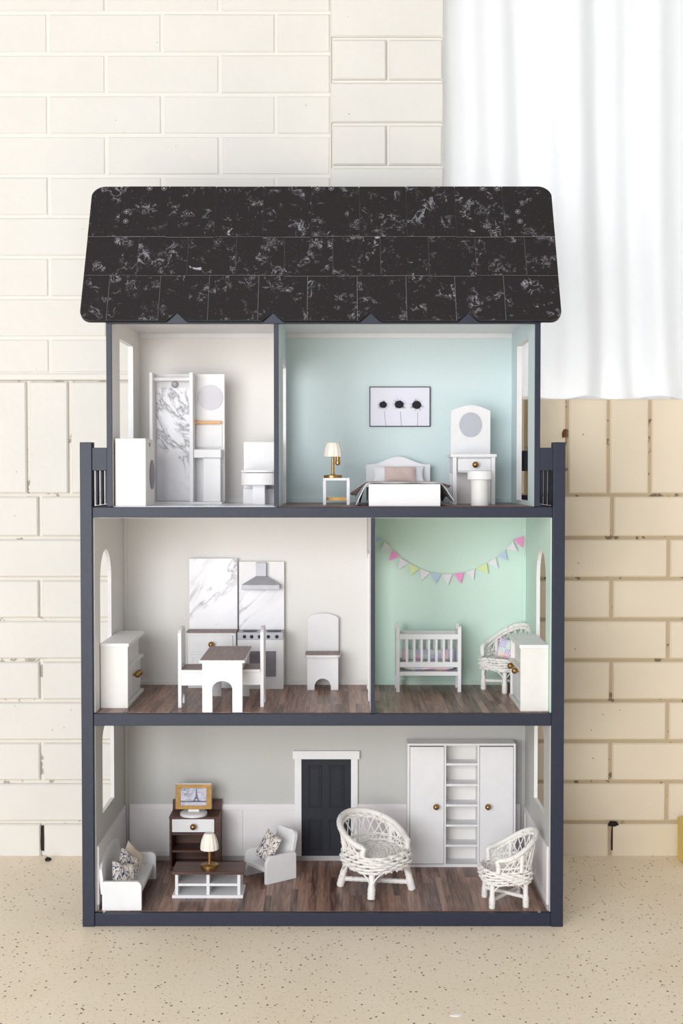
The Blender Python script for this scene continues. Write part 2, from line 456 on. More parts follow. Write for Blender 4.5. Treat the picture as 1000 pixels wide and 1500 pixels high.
# curtain: gathered cloth hanging in the window recess
def curtain():
    nx, nz = 180, 40; vs = []; fs = []
    for j in range(nz+1):
        t = j/nz; zz = .997 + t*1.44
        for i in range(nx+1):
            u = i/nx
            xx = .2155 + (1.285-.2155)*u + .012*math.sin(7*u+3*t)*(1-t) 
            fold = .016*math.sin(u*39 + .9*math.sin(2.3*t) + 1.1*math.sin(u*11)) + .010*math.sin(u*81 + 1.7*t) + .007*math.sin(u*23 - 2.2*t)
            puddle = .020*max(0, 1 - t/.06)**2*math.sin(u*63)
            vs.append((xx, .487 + fold*(.75 + .25*(1-t)) + puddle*.6, zz + .0035*math.sin(u*47)*max(0, 1-t/.05)))
    for j in range(nz):
        for i in range(nx):
            a = j*(nx+1)+i; fs.append((a, a+1, a+nx+2, a+nx+1))
    m = MB(); m._add(vs, fs, 0, True)
    o = m.build('curtain', 'curtain_cloth')
    return tag(o, 'sheer white curtain hanging in gathered folds over the window', 'curtain')
curtain()

# ---------------------------------------------------------------- the dollhouse shell
house = thing('dollhouse', 'tall three-storey dollhouse with navy frame and black marble shingle roof', 'dollhouse', (0,0,0))
XL, XR, BY = -.450, .381, .315
UL, UR = -.4156, .350

def hole_panel(mb, x0, x1, y0, y1, z0, z1, hole, m_body=0, m_jamb=0):
    """vertical panel in the YZ plane with one opening (ya, yb, za, zb, arch)"""
    ya, yb, za, zb, arch = hole
    mb.box(x0, x1, y0, ya, z0, z1, [m_body]*4 + [m_jamb, m_body])
    mb.box(x0, x1, yb, y1, z0, z1, [m_body]*2 + [m_jamb] + [m_body]*3)
    if za > z0 + 1e-5: mb.box(x0, x1, ya, yb, z0, za, [m_body, m_jamb] + [m_body]*4)
    r = (yb-ya)/2
    if arch == 'round': top = arc((ya+yb)/2, zb-r, r, 0, 180, 16)
    elif arch == 'soft':
        q = .03; top = arc(yb-q, zb-q, q, 0, 90, 6) + arc(ya+q, zb-q, q, 90, 180, 6)
    else: top = [(yb, zb), (ya, zb)]
    pts = [(yb, z1)] + top + [(ya, z1)] if arch == 'flat' else [(yb, z1)] + top + [(ya, z1)]
    n = len(pts)
    mj = [m_body, m_body] + [m_jamb]*n
    mb.prism(pts, 'x', x0, x1, mj)

wins = {'mid': (.058, .172, .490, .686, 'round'), 'low': (.072, .192, .189, .352, 'soft')}
for sx, (xo, xi) in (('l', (-.474, XL)), ('r', (.4055, XR))):
    s = 1 if sx == 'l' else -1
    m = MB(); xp = xi - s*.007; a, c = min(xp, xi - s*.002), max(xp, xi - s*.002)
    hole_panel(m, a, c, 0, .321, 0, .3698, wins['low'], 0, 1)
    hole_panel(m, a, c, 0, .321, .3698, .7455, wins['mid'], 0, 1)
    m.box(a, c, 0, .321, .7455, Z3)
    m.build('side_panel', ['navy_paint', 'white_paint'], house)
    # inner wall linings, set back so that the painted front edge shows
    a, c = min(xi, xi - s*.002), max(xi, xi - s*.002)
    m = MB(); hole_panel(m, a, c, .006, BY, Z1, .3700, wins['low'], 0, 1)
    m.build('wall_lining', ['grey_wall', 'white_paint'], house)
    m = MB(); hole_panel(m, a, c, .006, BY, Z2, .7500, wins['mid'], 0, 1)
    m.build('wall_lining', ['kitchen_wall' if sx == 'l' else 'mint_wall', 'white_paint'], house)
    # corner post rising to the balcony
    a, c = (-.474, -.4525) if sx == 'l' else (.384, .4055)
    MB().box(a, c, -.003, .024, 0, .8868).build('corner_post', 'navy_paint', house, bevel=.0008)
    MB().box(a, c, .297, .321, Z3, .8868).build('corner_post', 'navy_paint', house, bevel=.0008)
    # balcony railing
    a, c = (-.4525, -.4255) if sx == 'l' else (.360, .384)
    rail = MB().box(a, c, 0, .012, .8355, .8770).build('balcony_rail', 'navy_paint', house, bevel=.0006)
    MB().box(a, c, .303, .315, .8355, .8770).build('balcony_rail', 'navy_paint', house, bevel=.0006)
    MB().box(a, c, .303, .315, Z3, .786).build('balcony_rail', 'navy_paint', house, bevel=.0006)
    a, c = (-.470, -.460) if sx == 'l' else (.3915, .4015)
    srail = MB().box(a, c, .024, .297, .8355, .8770).build('side_rail', 'navy_paint', house, bevel=.0006)
    for q in range(5):
        y = .058 + q*.049
        MB().box(a+.003, c-.003, y, y+.020, Z3, .8356).build('baluster', 'navy_paint', srail, bevel=.0006)
    # upper wall boards
    xi = UL if sx == 'l' else UR; xo = -.4255 if sx == 'l' else .360
    a, c = min(xo, xi), max(xo, xi)
    m = MB(); hole_panel(m, a, c, .004, BY, Z3, 1.118, (.082, .235, Z3+.008, 1.0835, 'flat'), 0, 1)
    mi = m.mi
    o = m.build('upper_wall', ['bath_wall' if sx == 'l' else 'aqua_wall', 'white_paint', 'navy_paint'], house)
    for p in o.data.polygons:
        if (p.normal.x < -.9 if sx == 'l' else p.normal.x > .9): p.material_index = 2
    MB().box(a, c, -.001, .004, Z3, 1.118).build('wall_edge', 'navy_paint', house, bevel=.0005)
    # gable end closing the roof
    MB().prism([(.01, 1.118), (.118, 1.352), (.128, 1.352), (.315, 1.118)], 'x', a, c).build('gable', 'navy_paint', house)

# floor slabs with bare painted front edge
for z0, z1 in ((0.0, Z1), (.3698, Z2), (.7500, Z3)):
    MB().box(XL-.002, XR+.002, 0, BY, z0, z1-.0012).build('floor_slab', 'navy_paint', house, bevel=.0008)
for z, name in ((.3698, 0), (.7500, 1)):
    MB().box(XL, XR, .006, BY, z-.0008, z).build('ceiling_sheet', 'white_paint', house)
# back panels room by room
def back(x0, x1, z0, z1, mat): MB().box(x0, x1, BY, BY+.006, z0, z1).build('back_panel', mat, house)
P1, P2 = -.1181, .0572
back(-.452, .383, 0, .3698, 'grey_wall')
back(-.452, P2, .3698, .7500, 'kitchen_wall'); back(P2, .383, .3698, .7500, 'mint_wall')
back(-.4255, P1, .75, 1.12, 'bath_wall'); back(P1, .360, .75, 1.12, 'aqua_wall')
# partitions with a doorway each, white trim round it
for xa, xb, z0, z1, ml, mr in ((-.1224, -.1138, Z3, 1.118, 'bath_wall', 'aqua_wall'), (.0534, .0609, Z2, .7492, 'kitchen_wall', 'mint_wall')):
    m = MB(); hole_panel(m, xa, xb, .003, BY, z0, z1, (.135, .262, z0, z0+.272, 'flat'), 0, 1)
    o = m.build('partition', [ml, 'white_paint', mr], house)
    for p in o.data.polygons:
        if p.normal.x > .9: p.material_index = 2
    MB().box(xa, xb, -.001, .003, z0, z1).build('partition_edge', 'navy_paint', o, bevel=.0004)
    for x0, x1 in ((xa-.0018, xa), (xb, xb+.0018)):
        t = MB(); t.box(x0, x1, .125, .135, z0, z0+.272).box(x0, x1, .262, .272, z0, z0+.272).box(x0, x1, .125, .272, z0+.272, z0+.284)
        t.build('door_trim', 'white_paint', o)
# ceiling of the top floor, front beam, cornice
MB().box(-.4255, .360, 0, BY+.006, 1.118, 1.125).build('ceiling_board', 'white_paint', house)
MB().box(-.4255, .360, -.004, .006, 1.1005, 1.1255).build('front_beam', 'navy_paint', house, bevel=.0008)
for a, c in ((UL, -.1224), (-.1138, UR)):
    MB().box(a, c, BY-.004, BY, 1.1085, 1.118).build('cornice', 'white_paint', house, bevel=.0006)
# skirtings and corner beads
for a, c, z, mat, h in ((XL, .0534, Z2, 'kitchen_wall', .008), (.0609, XR, Z2, 'mint_wall', .010), (UL, -.1224, Z3, 'white_paint', .01), (-.1138, UR, Z3, 'aqua_wall', .010), (XL, XR, Z1, 'grey_trim', .0105)):
    MB().box(a, c, BY-.003, BY, z, z+h).build('skirting', mat, house, bevel=.0005)
for x, z0, z1, mat in ((XL+.004, Z1+.0105, .369, 'grey_wall'), (XR-.004, Z1+.0105, .369, 'grey_wall'), (XL+.004, Z2, .749, 'kitchen_wall'), (XR-.004, Z2, .749, 'mint_wall'), (.049, Z2, .749, 'kitchen_wall')):
    MB().box(x-.0039, x+.0039, BY-.0036, BY, z0, z1).build('corner_bead', mat, house, bevel=.0006)

# plank floors, one strip at a time
plank_cache = {}
def planks(x0, x1, y0, y1, z, parent, width=.0122):
    n = round((x1-x0)/width); w = (x1-x0)/n
    for i in range(n):
        cut = y0 + (y1-y0)*random.choice((.28, .4, .52, .64, .74))
        for a, c in ((y0, cut), (cut, y1)):
            key = round(c-a, 4)
            if key not in plank_cache:
                hw, hl = w/2-.00012, (c-a)/2-.00012
                plank_cache[key] = MB().box(-hw, hw, -hl, hl, -.001, 0).mesh('plank', 'plank_wood')
            o = bpy.data.objects.new('plank', plank_cache[key]); COL.objects.link(o); o.parent = parent
            o.location = (x0 + w*(i+.5), (a+c)/2, z)
for x0, x1, z in ((XL, XR, Z1), (XL, XR, Z2)):
    fl = MB().box(x0, x1, .010, BY, z-.0012, z-.0006).build('plank_floor', 'dark_wood_y', house)
    planks(x0, x1, .010, BY, z, fl)
MB().box(P1, UR, .010, BY, Z3-.0012, Z3).build('vinyl_floor', 'dark_wood_y', house)
MB().box(UL, P1, .010, BY, Z3-.0012, Z3).build('vinyl_floor', 'marble_floor', house)

# living room wainscot: framed white panels on three walls
def wains(x0, x1):
    base = MB().box(x0, x1, BY-.0022, BY, Z1+.0105, Z1+.119).build('wainscot', 'wainscot_paint', house)
    zt = Z1+.119
    MB().box(x0, x1, BY-.0038, BY-.0022, zt-.013, zt).build('rail', 'wainscot_paint', base, bevel=.0004)
    MB().box(x0, x1, BY-.0038, BY-.0022, Z1+.0105, Z1+.021).build('rail', 'wainscot_paint', base, bevel=.0004)
    n = max(1, round((x1-x0)/.125))
    for i in range(n+1):
        cx = x0 + (x1-x0)*i/n; a, c = max(x0, cx-.006), min(x1, cx+.006)
        MB().box(a, c, BY-.0038, BY-.0022, Z1+.021, zt-.013).build('stile', 'wainscot_paint', base, bevel=.0004)
wains(-.440, -.097); wains(.034, .371)
for xi, s in ((XL, 1), (XR, -1)):
    a, c = min(xi, xi+s*.0022), max(xi, xi+s*.0022)
    base = MB().box(a, c, .012, .303, Z1+.0105, Z1+.119).build('wainscot', 'wainscot_paint', house)
    a, c = min(xi+s*.0022, xi+s*.0038), max(xi+s*.0022, xi+s*.0038)
    for z0, z1 in ((Z1+.106, Z1+.119), (Z1+.0105, Z1+.021)):
        MB().box(a, c, .012, .303, z0, z1).build('rail', 'wainscot_paint', base, bevel=.0004)
    for y in (.012, .152, .291):
        MB().box(a, c, y, y+.012, Z1+.021, Z1+.106).build('stile', 'wainscot_paint', base, bevel=.0004)
    a, c = min(xi, xi+s*.003), max(xi, xi+s*.003)
    MB().box(a, c, .012, BY, Z1, Z1+.0105).build('skirting', 'grey_trim', house, bevel=.0005)

# front door on the living room back wall
door = MB().box(-.083, .0197, BY-.003, BY, Z1+.0105, Z1+.213).build('interior_door', 'navy_door', house, label='navy four panel door')
for xa, xb in ((-.069, -.0415), (-.026, .0055)):
    for za, zb in ((.112, .199), (.022, .086)):
        p = MB(); w = .0022; y0, y1 = BY-.0046, BY-.003
        p.box(xa, xb, y0, y1, Z1+zb-w, Z1+zb).box(xa, xb, y0, y1, Z1+za, Z1+za+w).box(xa, xa+w, y0, y1, Z1+za, Z1+zb).box(xb-w, xb, y0, y1, Z1+za, Z1+zb)
        p.box(xa+.005, xb-.005, BY-.004, y1, Z1+za+.005, Z1+zb-.005)
        p.build('door_panel', 'navy_door', door, bevel=.0005)
MB().box(-.097, -.083, BY-.006, BY, Z1+.0105, Z1+.2135).build('door_trim', 'white_paint', door, bevel=.0006)
MB().box(.0197, .0337, BY-.006, BY, Z1+.0105, Z1+.2135).build('door_trim', 'white_paint', door, bevel=.0006)
MB().box(-.101, .0375, BY-.008, BY, Z1+.2135, Z1+.2305).build('door_trim', 'white_paint', door, bevel=.0006)
for x in (-.436, .3635):
    MB().lathe([(.0035, Z1-.001), (.0035, Z1+.0004), (.0022, Z1+.0008), (.001, Z1+.0002)], (x, .006, 0), 14).build('slab_screw', 'steel', house)

# ---------------------------------------------------------------- roof
RX0, RX1 = -.4715, .3965
A = Vector((0, -.012, 1.1055)); B = Vector((0, .120, 1.3715))
L = (B-A).length; vdir = (B-A)/L; ndir = Vector((1,0,0)).cross(vdir)
if ndir.y > 0: ndir = -ndir
RM = Matrix(((1, vdir.x, ndir.x, A.x), (0, vdir.y, ndir.y, A.y), (0, vdir.z, ndir.z, A.z), (0,0,0,1)))   # local (u, v, n)
notches = [-.2965, -.1235, .0525, .2285]
def vlo(x, base=0.0, full=True):
    r = .020; v = base
    d = min(x-RX0, RX1-x)
    if full and d < r: v = max(v, base + r - math.sqrt(max(0, r*r-(r-d)**2)))
    for nx in notches:
        if full and abs(x-nx) < .0195: v = max(v, .0155*(1-abs(x-nx)/.0195))
    return v
def vhi(x, top):
    r = .026; d = min(x-RX0, RX1-x); v = top
    if d < r: v = min(v, L - r + math.sqrt(max(0, r*r-(r-d)**2)))
    return v
def strip_poly(x0, x1, v0, v1, low):
    xs = {x0, x1}
    for q in range(13):
        for r in (.020, .026):
            for c in (RX0 + r*(1-math.cos(R(90*q/12))), RX1 - r*(1-math.cos(R(90*q/12)))):
                if x0 < c < x1: xs.add(c)
    if low:
        for nx in notches:
            for c in (nx-.0195, nx, nx+.0195):
                if x0 < c < x1: xs.add(c)
    xs = sorted(xs)
    return [(x, vlo(x, v0, low)) for x in xs] + [(x, vhi(x, v1)) for x in reversed(xs)]
roof = MB(RM); roof.prism(strip_poly(RX0, RX1, 0, L, True), 'z', -.008, 0)
roof.M = None
roof.prism([(.116, 1.364), (.345, 1.098), (.351, 1.102), (.122, 1.3705)], 'x', RX0+.028, RX1-.028)
roof = roof.build('roof', 'black_edge', house, bevel=.0006)
rows = [(.0, .098, [(158,435),(233,435),(305,435),(378,435),(450,435),(523,435),(595,435),(667,435),(739,435)], True, .0),
        (.095, .184, [(201,375),(274,375),(345,375),(416,375),(487,375),(557,375),(628,375),(697,375),(770,375)], False, .0012),
        (.181, L, [(176,310),(246,310),(315,310),(385,310),(456,310),(526,310),(595,310),(667,310),(737,310)], False, .0024)]
for v0, v1, seams, low, lift in rows:
    s = {435: .808, 375: .797, 310: .782}[seams[0][1]]
    xs = [RX0] + [(p-500)/s/1000 for p, _ in seams] + [RX1]
    for a, c in zip(xs[:-1], xs[1:]):
        poly = strip_poly(a+.0005, c-.0005, v0, v1, low)
        dz = random.uniform(0, .0007); dv = random.uniform(-.0012, .0012) if not low else 0
        m = MB(RM @ Matrix.Translation((0, dv if v1 < L else 0, 0)))
        if v1 >= L:   # keep the top outline, jog only the lower edge
            poly = [(x, v + (dv if v < v0+.002 else 0)) for x, v in poly]
        np_ = len(poly); m.prism(poly, 'z', -.0001, .0014 + lift + dz, [0, 0] + [0 if low else 1]*np_)
        m.build('roof_tile', ['marble_black', 'tile_edge'], roof)
bk = MB(RM); bk.prism(strip_poly(RX0, RX1, 0, L, True), 'z', -.0002, .0009)
bk.build('tile_backing', 'tile_edge', roof)
for px, v, s in ((184,.238,.785),(183,.216,.787),(759,.238,.785),(762,.216,.787),(220,L-.0045,.772),(241,L-.0045,.772),(465,L-.0045,.772),(485,L-.0045,.772),(706,L-.0045,.772),(727,L-.0045,.772)):
    m = MB(RM @ Matrix.Translation(((px-500)/s/1000, v, .0035)))
    m.lathe([(.0052, 0), (.0052, .0008), (.0036, .0010), (.0026, .0004)], n=18)
    o = m.build('screw_cup', 'burner', roof)
    m = MB(RM @ Matrix.Translation(((px-500)/s/1000, v, .0043))); m.tube([(.0047*math.cos(R(15*q)), .0047*math.sin(R(15*q)), 0) for q in range(24)], .0005, 5, closed=True).build('screw_rim', 'dark_grey', roof)
    m = MB(RM @ Matrix.Translation(((px-500)/s/1000, v, .0035)))
    m.lathe([(.0024, .0003), (.0022, .0013), (.0008, .0016)], n=12).box(-.0021, .0021, -.0004, .0004, .001, .0018)
    m.build('screw', 'steel', roof)

# ---------------------------------------------------------------- helpers for furniture
def pillow(w, h, t, n=14, puff=.55, pinch=.06):
    m = MB(); vs = []; fs = []
    for side in (1, -1):
        for j in range(n+1):
            for i in range(n+1):
                u, v = 2*i/n-1, 2*j/n-1
                e = ((1-u**4)*(1-v**4))**puff if abs(u) < 1 and abs(v) < 1 else 0
                x = u*w/2*(1 - pinch*(1-v*v)); z = v*h/2*(1 - pinch*(1-u*u))
                wr = .06*t*math.sin(5*u+3*v)*e
                vs.append((x, -side*(t/2*e) + wr, z))
    N = (n+1)**2
    for s in (0, 1):
        for j in range(n):
            for i in range(n):
                a = s*N + j*(n+1)+i; f = (a, a+1, a+n+2, a+n+1)
                fs.append(f if s == 0 else f[::-1])
    m._add(vs, fs, 0, True)
    bm = bmesh.new()
    me = bpy.data.meshes.new('tmp'); me.from_pydata(m.v, [], m.f); bm.from_mesh(me)
    bmesh.ops.remove_doubles(bm, verts=bm.verts, dist=1e-6)
    bm.verts.index_update()
    r = MB(); r._add([tuple(v.co) for v in bm.verts], [tuple(v.index for v in f.verts) for f in bm.faces], 0, True)
    bm.free(); bpy.data.meshes.remove(me)
    return r
def place(o, loc, rot): o.location = loc; o.rotation_euler = rot; return o

# ---------------------------------------------------------------- bathroom
t = thing('washing_machine', 'white washing machine with grey round door, by the bathroom side window', 'washing machine', (-.384, .064, Z3))
MB().box(-.0285, .0275, -.053, .053, 0, .124).build('body', 'warm_white_paint', t, bevel=.0012)
d = MB().lathe([(.0275, .0272), (.0275, .0290), (.024, .0298), (.001, .0299)], (0, .018, .058), 30, 'x').build('door', 'dark_grey', t, label='grey round porthole door')
MB().box(.0274, .0284, -.012, -.002, .110, .117).build('button', 'dark_grey', t)

t = thing('shower_vanity_unit', 'white bathroom unit with marble shower, round mirror and washbasin', 'bathroom unit', (-.306, .222, Z3))
def bx(o, *a): return MB().box(*a)
X0 = .306
MB().box(-.072, .072, .020, .026, .004, .259).build('back_panel', 'white_paint', t, bevel=.0005)
MB().box(-.072, .070, -.022, .026, 0, .004).build('base', 'white_paint', t, bevel=.0005)
MB().box(-.072, -.066, -.022, .020, .004, .259).build('side_panel', 'white_paint', t, bevel=.0005)
MB().box(.0065, .0135, -.022, .020, .004, .259).build('divider', 'white_paint', t, bevel=.0005)
MB().box(-.064, .005, .0185, .020, .006, .231).build('shower_panel', 'marble_shower', t, label='grey veined marble shower wall')
MB().box(-.066, .0065, -.004, .008, .244, .250).build('curtain_rail', 'white_paint', t)
MB().lathe([(.0062, .020), (.0062, .012), (.0050, .010), (.0008, .0115)], (-.027, 0, .2375), 20, 'y').build('shower_head', 'silver_paint', t, label='grey round shower head')
MB().lathe([(.0252, .020), (.0252, .0185), (.001, .0180)], (.0435, 0, .212), 36, 'y').build('mirror', 'marble_mirror', t, label='round silvery mirror')
MB().box(.0135, .066, .010, .0165, .159, .165).build('towel_rail', 'rail_wood', t, bevel=.0015, label='pale wooden towel rail')
MB().box(.0135, .0165, .008, .020, .1575, .1665).build('rail_bracket', 'rail_wood', t)
MB().box(.0150, .067, .018, .020, .113, .157).build('splashback', 'white_paint', t, bevel=.0005)
ba = MB().box(.0135, .068, -.016, .020, .091, .108).build('basin', 'white_paint', t, bevel=.0015)
MB().box(.020, .062, -.010, .014, .1075, .1085).build('bowl', 'grey_trim', ba)
MB().box(.0315, .066, -.006, .020, .004, .091).build('pedestal', 'white_paint', t, bevel=.001)

t = thing('toilet', 'white square block toilet against the bathroom partition', 'toilet', (-.160, .17, Z3))
MB().box(-.0345, .0345, .052, .060, 0, .123).build('cistern', 'white_paint', t, bevel=.001)
MB().box(-.0345, .0345, .035, .052, .0, .030).build('back_block', 'white_paint', t, bevel=.001)
m = MB(); m.prism([(-.0335, .052), (-.0335, -.020)] + arc(0, -.020, .0335, 180, 360, 14, .030) + [(.0335, .052)], 'z', .038, .061)
m.build('bowl', 'white_paint', t, bevel=.001)
m = MB(); m.prism([(-.0345, .052), (-.0345, -.020)] + arc(0, -.020, .0345, 180, 360, 14, .031) + [(.0345, .052)], 'z', .062, .067)
m.build('seat_lid', 'white_paint', t, bevel=.001)
MB().box(-.012, .012, -.022, .050, 0, .038).build('pedestal', 'white_paint', t, bevel=.001)

# ---------------------------------------------------------------- bedroom
t = thing('bedside_table', 'white open bedside table under the brass table lamp', 'side table', (-.0098, .14, Z3))
for sx in (-1, 1):
    for sy in (-1, 1):
        MB().box(sx*.0253-.003+(-.0027*sx), sx*.0253+.003-(.0027*sx), sy*.020-.003, sy*.020+.003, 0, .0468).build('leg', 'white_paint', t, bevel=.0005)
MB().box(-.0253, .0253, -.0235, .0235, .0465, .0516).build('table_top', 'white_paint', t, bevel=.0006)
MB().box(-.0195, .0195, .010, .018, .008, .014).build('lower_rail', 'brass', t, label='gold coloured lower rail')

def table_lamp(label, loc, r, h_stem, sh, rb, rt, socket):
    t = thing('table_lamp', label, 'lamp', loc)
    MB().lathe([(r, 0), (r, .0045), (r*.93, .0055), (.004, .0062), (.0038, .008)], n=30).build('base', 'brass', t)
    MB().lathe([(.0032, .006), (.0028, .014), (.0028, h_stem+.006)], n=14).build('stem', 'brass', t)
    prof = []
    for i in range(11):
        u = i/10; prof.append((rb + (rt-rb)*u**2.2, h_stem + sh*u))
    prof += [(rt*.75, h_stem+sh*1.01), (rt*.35, h_stem+sh*.995)]
    MB().lathe(prof, n=96, wob=.025, wn=12).build('lamp_shade', 'ivory_shade', t, label='pleated ivory shade')
    if socket:
        MB().lathe([(.0042, h_stem+.002), (.0042, h_stem-.008), (.0052, h_stem-.011), (.0045, h_stem-.0145), (.0015, h_stem-.0165)], (.0095, -.004, 0), 16).build('socket', 'brass', t)
    return t
table_lamp('brass table lamp with ivory pleated shade on the white bedside table', (-.0165, .14, Z3+.0516), .0178, .0405, .0268, .0178, .0115, True)

t = thing('bed', 'white single bed with arched headboard below the dandelion picture', 'bed', (.1155, .155, Z3))
hb = [(-.0655, 0), (.0655, 0), (.0655, .079)] + [(.0655-.131*i/20, .079 + .0155*(.5-.5*math.cos(2*math.pi*min(1, max(0, (i/20)*1.15-.075))))) for i in range(1, 20)] + [(-.0655, .079)]
MB().prism(hb, 'y', .131, .138).build('headboard', 'white_paint', t, bevel=.0006)
MB().box(-.0655, .0655, -.135, -.127, 0, .0405).build('footboard', 'white_paint', t, bevel=.0006)
for s in (-1, 1):
    MB().box(s*.0625-.003, s*.0625+.003, -.127, .131, .008, .033).build('side_rail', 'white_paint', t, bevel=.0005)
MB().box(-.0595, .0595, -.127, .131, .020, .040).build('mattress', 'white_fabric', t, bevel=.003)
# coverlet and throw: sheets lying over the mattress with stiff flaring sides
def drape(y0, y1, lift, flare_l, flare_r, drop_l, drop_r, thick, wav):
    m = MB(); nx, ny = 40, 16; top = []
    for j in range(ny+1):
        v = j/ny; y = y0 + (y1-y0)*v
        for i in range(nx+1):
            u = i/nx*2-1
            if abs(u) <= .62: x = u/.62*.067; z = .0412 + lift + .0006*math.sin(9*u+7*v)
            else:
                s = (abs(u)-.62)/.38; sg = 1 if u > 0 else -1
                fl = (flare_l if sg < 0 else flare_r)*(1 - .35*v + .12*math.sin(6*v+wav))
                dr = (drop_l if sg < 0 else drop_r)*(1 + .12*math.sin(9*v+wav*2))
                x = sg*(.067 + fl*s**1.15); z = .0412 + lift - dr*s**1.35 + .0025*math.sin(14*v + wav)*s
            top.append((x, y + (.006*(abs(u)-.62)/.38*math.sin(3*v+wav) if abs(u) > .62 else 0), max(z, .0015)))
    fs = [(j*(nx+1)+i, j*(nx+1)+i+1, (j+1)*(nx+1)+i+1, (j+1)*(nx+1)+i) for j in range(ny) for i in range(nx)]
    m._add(top, fs, 0, True)
    return m
def sheet(name, label, mat, m, loc, cat, thick):
    o = m.build(name, mat); o.location = loc; tag(o, label, cat)
    sm = o.modifiers.new('thickness', 'SOLIDIFY'); sm.thickness = thick; sm.offset = 1
    return o
sheet('bed_sheet', 'pale grey sheet draped over the bed with flaring white sides', 'white_fabric', drape(-.118, .075, .001, .020, .024, .0385, .032, .001, .4), (.1155, .155, Z3), 'sheet', .0008)
sheet('bed_throw', 'dusty pink throw draped across the bed, corners sticking out', 'pink_fabric', drape(-.020, .060, .0024, .030, .026, .026, .010, .001, 1.6), (.1155, .155, Z3), 'blanket', .0010)
o = tag(pillow(.104, .036, .016).build('bed_pillow', 'white_fabric'), 'wide white pillow leaning on the bed headboard', 'pillow')
place(o, (.1155, .272, Z3+.0585), (R(-24), 0, 0))
o = tag(pillow(.062, .032, .012, pinch=.02).build('bed_cushion', 'pink_fabric'), 'small dusty pink cushion in front of the white pillow', 'cushion')
place(o, (.1175, .254, Z3+.0595), (R(-24), 0, 0))

t = thing('wall_picture', 'framed picture of three dark dandelion heads on the aqua wall', 'picture', (.120, BY, Z3+.1975))
m = MB(); w, h, e = .0625, .041, .0016
m.box(-w, w, -.006, -.0005, h-e, h).box(-w, w, -.006, -.0005, -h, -h+e).box(-w, -w+e, -.006, -.0005, -h+e, h-e).box(w-e, w, -.006, -.0005, -h+e, h-e)
m.build('frame', 'black_edge', t)
MB().box(-w+e, w-e, -.0045, -.0008, -h+e, h-e).build('canvas', 'paper_art', t)
for cx, cz, r, bx_ in ((-.0345, .004, .0078, .0055), (-.0015, .0045, .0092, .0045), (.0345, .0035, .0095, .0015)):
    fl = MB()
    pts = [(cx + r*(1+.03*math.sin(7*a))*math.cos(a), cz + r*.86*(1+.03*math.cos(5*a))*math.sin(a)) for a in [2*math.pi*i/28 for i in range(28)]]
    fl.prism(pts, 'y', -.0052, -.0045)
    for i in range(54):
        a = random.uniform(0, 2*math.pi); q = r*random.uniform(1.2, 1.9); wv = .00018
        p0 = Vector((cx + r*.8*math.cos(a), 0, cz + r*.7*math.sin(a))); p1 = Vector((cx + q*math.cos(a), 0, cz + q*.86*math.sin(a)))
        n = Vector((-math.sin(a), 0, math.cos(a)))*wv
        fl.prism([((p0+n).x, (p0+n).z), ((p0-n).x, (p0-n).z), (p1.x, p1.z)], 'y', -.0050, -.0045)
    fl.build('flower_head', 'ink', t)
    st = MB(); st.prism([(cx+.002, cz-r*1.6), (cx+.0027, cz-r*1.6), (cx+bx_+.0006, -h+e), (cx+bx_-.0001, -h+e)], 'y', -.0049, -.0045)
    st.build('flower_stem', 'ink_soft', t)

t = thing('dressing_table', 'white dressing table with arched back and oval grey mirror', 'dressing table', (.2555, .195, Z3))
for x0, x1, y0, y1 in ((-.0405, -.0330, -.045, -.037), (.0340, .0415, -.045, -.037), (-.0405, -.0330, .034, .042), (.0340, .0415, .034, .042)):
    MB().box(x0, x1, y0, y1, 0, .0915).build('leg', 'white_paint', t, bevel=.0005)
MB().box(-.0400, .0410, -.036, .036, .062, .0915).build('body', 'white_paint', t, bevel=.0005)
MB().box(-.033, .034, .034, .039, 0, .0915).build('back_panel', 'warm_white_paint', t)
MB().box(-.0445, .0440, -.048, .044, .0915, .0975).build('table_top', 'white_paint', t, bevel=.0008)
dr = MB().box(-.0305, .0335, -.0425, -.036, .065, .0885).build('drawer', 'white_paint', t, bevel=.0008)
knob(dr, (.0025, -.0425, .0770), 'y', .0062, -1)
pts = [(-.0375, .0975), (.0415, .0975), (.0415, .185)] + [(.0415-.079*i/12, .185+.0115*math.sin(math.pi*i/12)) for i in range(1, 12)] + [(-.0375, .185)]
mp = MB().prism(pts, 'y', .036, .042).build('mirror_board', 'white_paint', t, bevel=.0006)
MB().prism([(.002+.0228*math.cos(a), .157+.0248*math.sin(a)) for a in [2*math.pi*i/40 for i in range(40)]], 'y', .0352, .036).build('mirror', 'mirror_grey', mp, label='oval grey mirror')

t = thing('stool', 'round white stool in front of the dressing table', 'stool', (.2595, .078, Z3))
MB().lathe([(.0165, 0), (.0165, .0485)], n=36).build('body', 'warm_white_paint', t)
MB().lathe([(.0225, .0485), (.0235, .0495), (.0235, .0630), (.0225, .0645), (.001, .0648)], n=36).build('seat', 'white_paint', t)

